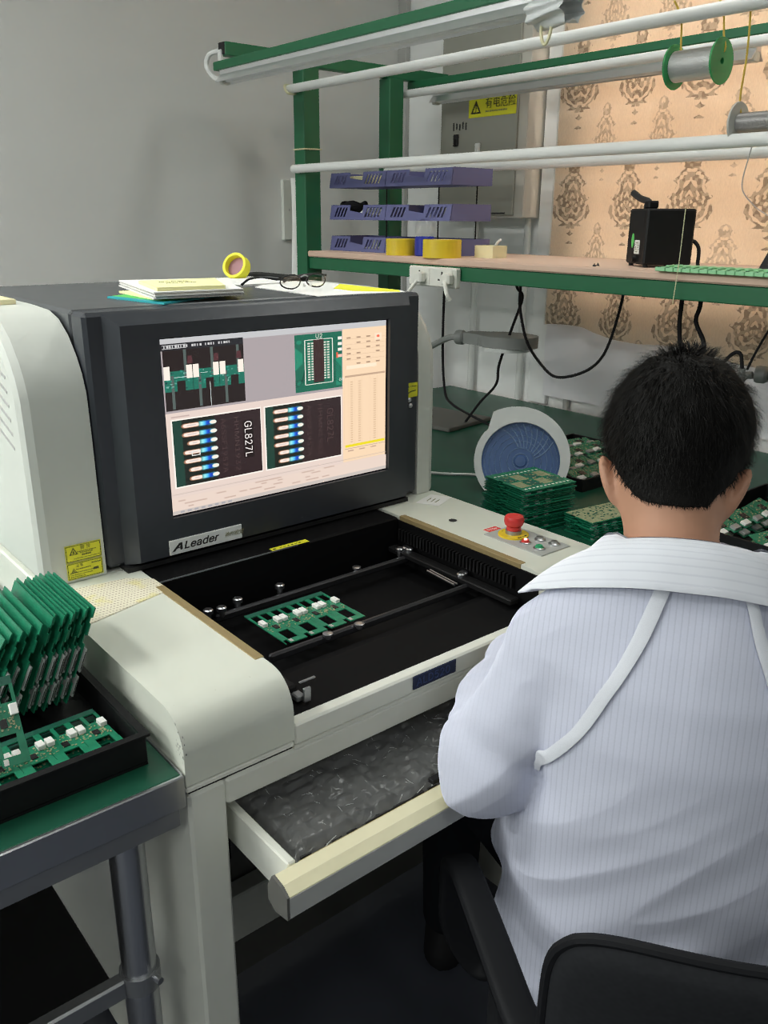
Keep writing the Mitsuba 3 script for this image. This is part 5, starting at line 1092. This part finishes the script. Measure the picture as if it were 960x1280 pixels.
def sphere_hull(pts):
    ms = [Manifold.sphere(r, 14).translate(list(map(float, p))) for p, r in pts]; return Manifold.batch_hull(ms)
def hand(wr, fwd, side, thumb_s):
    """palm, four bent fingers of unequal length and a thumb from the side of the palm; palm down"""
    f = np.array(fwd, float); f /= np.linalg.norm(f); s = np.array(side, float); s -= f * (s @ f); s /= np.linalg.norm(s); n = np.cross(s, f); n = n if n[2] > 0 else -n
    w = np.array(wr); out = [sphere_hull([(w + s * .018, .017), (w - s * .018, .017), (w + f * .075 + s * .030, .012), (w + f * .080 - s * .030, .012), (w + f * .045, .016)]), sphere_hull([(w - f * .05, .028), (w + f * .01, .020)])]
    for i, (o, L) in enumerate(((.031, .066), (.011, .076), (-.010, .072), (-.030, .056))):
        p = w + f * (.080 - .004 * i) + s * o; dirn = f + s * o * 2.0
        segs = [.46, .31, .23]; ang = 0.12 + .05 * i; rad = [.0095, .0088, .0080, .0068]
        for k_, sg in enumerate(segs):
            q = p + (dirn / np.linalg.norm(dirn) * math.cos(ang) - n * math.sin(ang)) * L * sg
            out.append(sphere_hull([(p, rad[k_]), (q, rad[k_ + 1])])); p = q; ang += .38
    p = w + f * .022 + s * .030 * thumb_s; a1 = p + (f * .6 + s * .75 * thumb_s - n * .2) * .036; a2 = a1 + (f * .88 + s * .25 * thumb_s - n * .25) * .030; a3 = a2 + (f * .95 - n * .25) * .024
    out += [sphere_hull([(p, .014), (a1, .0115)]), sphere_hull([(a1, .0112), (a2, .010)]), sphere_hull([(a2, .0098), (a3, .0080)])]
    h = out[0]
    for o in out[1:]: h = h + o
    return h
lh = hand((-.192, .132, .802), (.16, .97, -.06), (.99, -.05, 0), 1)
rh = hand((.126, .315, .818), (-.1, .98, -.16), (.98, .1, 0), -1)
skin = tm(HM + BM + lh + rh)
trimesh.smoothing.filter_taubin(skin, lamb=.4, nu=.42, iterations=4)
part(SEAT_MAN, 'body', to_world(skin), 'skin', True)
for s in (-1, 1):
    c = HC_ + HS * (HF * .0905 - HU * .010 + np.array([s * .031, 0, 0]))
    e = part(SEAT_MAN, 'eye', to_world(trimesh.Trimesh(trimesh.creation.icosphere(2).vertices * .0062 + c, trimesh.creation.icosphere(2).faces, process=False)), 'connector_white', True)
    part(e, 'pupil', to_world(trimesh.Trimesh(trimesh.creation.icosphere(1).vertices * .0031 + c + HF * .0040, trimesh.creation.icosphere(1).faces, process=False)), 'chip_black', True)
# hair: a close cap that thins to the nape, with fine strands standing from it
HL = [(-.12, -.092), (-.085, -.092), (-.055, -.082), (-.032, -.045), (-.018, -.014), (.006, -.012), (.020, -.030), (.028, .005), (.055, .040), (.078, .066), (.12, .075)]
def hairline(y):
    for a, b in zip(HL, HL[1:]):
        if y < b[0]: t = max((y - a[0]) / (b[0] - a[0]), 0); return a[1] + (b[1] - a[1]) * t
    return HL[-1][1]
def hair_sdf(X, Y, Z):
    x, y, z = head_xyz(X, Y, Z); t = min(max((z + .085) / .11, 0), 1); th_ = .0035 + .0105 * t * t * (3 - 2 * t)
    d = skull(x, y, z) * HS
    n = cap((X, Y, Z), (-.010, -.048, 1.015), (HC_[0], HC_[1] - .034, HC_[2] - .045), .055, .050); d = smin(d, n, .03)
    w = .0022 * math.sin(x * 210 + 3 * math.sin(y * 90)) * math.sin(y * 160 + z * 120)
    return max(d - th_ - w * t, -(z - hairline(y)) * .8, -(d + .006))
hm = tm(level(hair_sdf, (-.11, -.11, 1.05), (.09, .15, 1.295), .0058)); trimesh.smoothing.filter_taubin(hm, lamb=.5, nu=.52, iterations=3)
hk = part(SEAT_MAN, 'hair', to_world(hm), 'hair', True)
hr = np.random.default_rng(21); pts, fi = trimesh.sample.sample_surface(hm, 15000, seed=5); pn = hm.face_normals[fi]
rel = pts - HC_; yy_ = rel @ HF; zz_ = rel @ HU; out = ((rel / np.array([1, 1, 1])) * pn).sum(1) > 0
crown = HC_ - HF * .038 + HU * .093
SV, SF = [], []
for p, nrm, ok, zl in zip(pts, pn, out, zz_):
    if not ok: continue
    fl = p - crown; fl -= nrm * (fl @ nrm); fl /= np.linalg.norm(fl) + 1e-6
    fl = fl + np.cross(nrm, fl) * .5 * (np.linalg.norm(p - crown) < .05)
    k_ = min(max((zl + .085) / .11, 0), 1); L = (.006 + .014 * k_) * hr.uniform(.7, 1.25); up = .28 + .35 * hr.random() + (.55 if np.linalg.norm(p - crown) < .03 else 0)
    dirn = fl * (1 - up * .5) + nrm * up + hr.normal(0, .15, 3); dirn /= np.linalg.norm(dirn); wd = np.cross(dirn, nrm); wd /= np.linalg.norm(wd) + 1e-9; wd *= .00042
    a = p - nrm * .0015; b = a + dirn * L * .55; c = b + (dirn * .8 - nrm * .25 + fl * .3) * L * .5
    i0 = len(SV) * 1; SV += [a - wd, a + wd, b - wd * .8, b + wd * .8, c]; SF += [(i0, i0 + 1, i0 + 3), (i0, i0 + 3, i0 + 2), (i0 + 2, i0 + 3, i0 + 4)]
part(hk, 'strands', to_world(trimesh.Trimesh(np.array(SV), np.array(SF), process=False)), 'hair', False, kind='stuff')
# trousers and shoes
LK, LA, RK, RA = (-.330, .300, .490), (-.335, .315, .11), (.200, .390, .490), (.205, .400, .11)
def leg_sdf(x, y, z):
    p = (x, y, z); d = ell(x, y, z, (.03, .0, .505), (.165, .125, .083))
    for h_, k_, a_ in (((-.085, .03, .525), LK, LA), ((.095, .03, .525), RK, RA)):
        d = smin(d, smin(cap(p, h_, k_, .083, .064), cap(p, k_, a_, .062, .050), .03), .03)
    return max(d, .085 - z)
part(SEAT_MAN, 'trousers', to_world(tm(level(leg_sdf, (-.45, -.15, .07), (.32, .50, .63), .018))), 'trousers', True)
for A, K in ((LA, LK), (RA, RK)):
    a = np.array(A); f = np.array([-.30, .95, 0]) if A is LA else np.array([.15, .99, 0])
    sh = sphere_hull([((a[0], a[1] - .03, .040), .040), (tuple((a + f * .10)[:2]) + (.036,), .036), (tuple((a + f * .17)[:2]) + (.030,), .030), ((a[0], a[1], .095), .038)])
    part(SEAT_MAN, 'shoe', to_world(tm(sh)), 'black_rubber', 40)
# ------------------------------------------------------------------ the office chair
CZ = math.radians(49); CO = PM @ np.array([.065, -.060, 0, 1]); CM = mat4((math.cos(CZ), -math.sin(CZ), 0), (math.sin(CZ), math.cos(CZ), 0), (0, 0, 1), CO[:3])
oc = thing('office_chair', 'black office chair with rounded backrest and looped armrests under the person', 'chair')
def rslab(w, d, r, t):   # rounded slab, in xy, thickness t with softened rim
    g = sbox(-w / 2 + r, -d / 2 + r, w / 2 - r, d / 2 - r).buffer(r, 8); pts = []
    for k_, z in ((-.014, 0), (-.004, t * .2), (0, t * .5), (-.004, t * .8), (-.014, t)):
        c = np.array(g.buffer(k_).exterior.coords); pts.append(np.c_[c, np.full(len(c), z)])
    return trimesh.convex.convex_hull(np.vstack(pts))
part(oc, 'seat', tf(rslab(.50, .44, .09, .065), CM @ mat4(o=(0, .03, .355))), 'chair_fabric', 40)
nb, mb = 44, 34; gu, gv = np.meshgrid(np.linspace(-1, 1, nb), np.linspace(-1, 1, mb), indexing='ij')
def sqr(u, v):   # square to rounded square
    ru, rv = np.abs(u) ** 5, np.abs(v) ** 5; s = np.maximum(np.abs(u), np.abs(v)) / np.maximum((ru + rv) ** .2, 1e-9); return u * s, v * s
gu2, gv2 = sqr(gu, gv); bw, bh = .195, .145
bulge = .020 * np.sqrt(np.clip(1 - np.maximum(np.abs(gu), np.abs(gv)) ** 8, 0, 1))
def back_pts(sgn): return np.stack([gu2 * bw, -.215 - .035 * (1 - gu2 ** 2) - .03 * (gv2 * .5 + .5) + sgn * bulge, .632 + gv2 * bh], -1)
fr_, bk_ = back_pts(1), back_pts(-1)
part(oc, 'backrest', tf(cat_([grid_mesh(fr_), grid_mesh(bk_)]), CM), 'chair_fabric', 60)
part(oc, 'backrest_piping', tf(tube([tuple(q) for q in np.vstack([fr_[:-1, -1], fr_[-1, ::-1], fr_[::-1, 0], fr_[0]])[::3]] + [tuple(fr_[0, -1])], .006, 8, 2), CM), 'chair_plastic')
part(oc, 'back_support', tf(tube([(0, -.05, .34), (0, -.20, .335), (0, -.29, .38), (0, -.30, .48), (0, -.29, .58)], .020, 10), CM), 'chair_plastic')
for s in (-1, 1):
    loop = [(s * .150, -.235, 0.552), (s * .190, -.225, 0.567), (s * .215, -.190, 0.578), (s * .245, -.115, 0.588), (s * .272, -.045, 0.594), (s * .292, .010, 0.592), (s * .305, .045, 0.572), (s * .308, .058, 0.522), (s * .304, .058, 0.452), (s * .270, .055, .39), (s * .225, .05, .385)]
    p = spline(loop, 8); W = .021; t = np.gradient(p, axis=0); t /= np.linalg.norm(t, axis=1, keepdims=True); side = np.tile([s * .93, -.3, 0], (len(p), 1)); side -= t * (side * t).sum(1, keepdims=True); side /= np.linalg.norm(side, axis=1, keepdims=True); nn = np.cross(t, side)
    ring = np.array([[p[i] + side[i] * W * math.copysign(abs(math.cos(a)) ** .6, math.cos(a)) + nn[i] * .011 * math.copysign(abs(math.sin(a)) ** .6, math.sin(a)) for a in np.linspace(0, 2 * math.pi, 17)] for i in range(len(p))])
    part(oc, 'armrest', tf(grid_mesh(ring), CM), 'chair_plastic', 50)
part(oc, 'gas_column', tf(cat_([cyl((0, 0, .06), (0, 0, .24), .028, 20)]), CM), 'chair_plastic'); part(oc, 'gas_piston', tf(cyl((0, 0, .235), (0, 0, .356), .018, 16), CM), 'steel')
for i in range(5):
    a = 2 * math.pi * i / 5 + .3; c, s = math.cos(a), math.sin(a)
    part(oc, 'base_arm', tf(tube([(.02 * c, .02 * s, .10), (.15 * c, .15 * s, .095), (.28 * c, .28 * s, .075)], [.026] * 8 + [.02] * 8 + [.017], 8), CM), 'chair_plastic')
    part(oc, 'caster', tf(cyl((.28 * c - .02 * s, .28 * s + .02 * c, .03), (.28 * c + .02 * s, .28 * s - .02 * c, .03), .030, 16), CM), 'black_rubber')
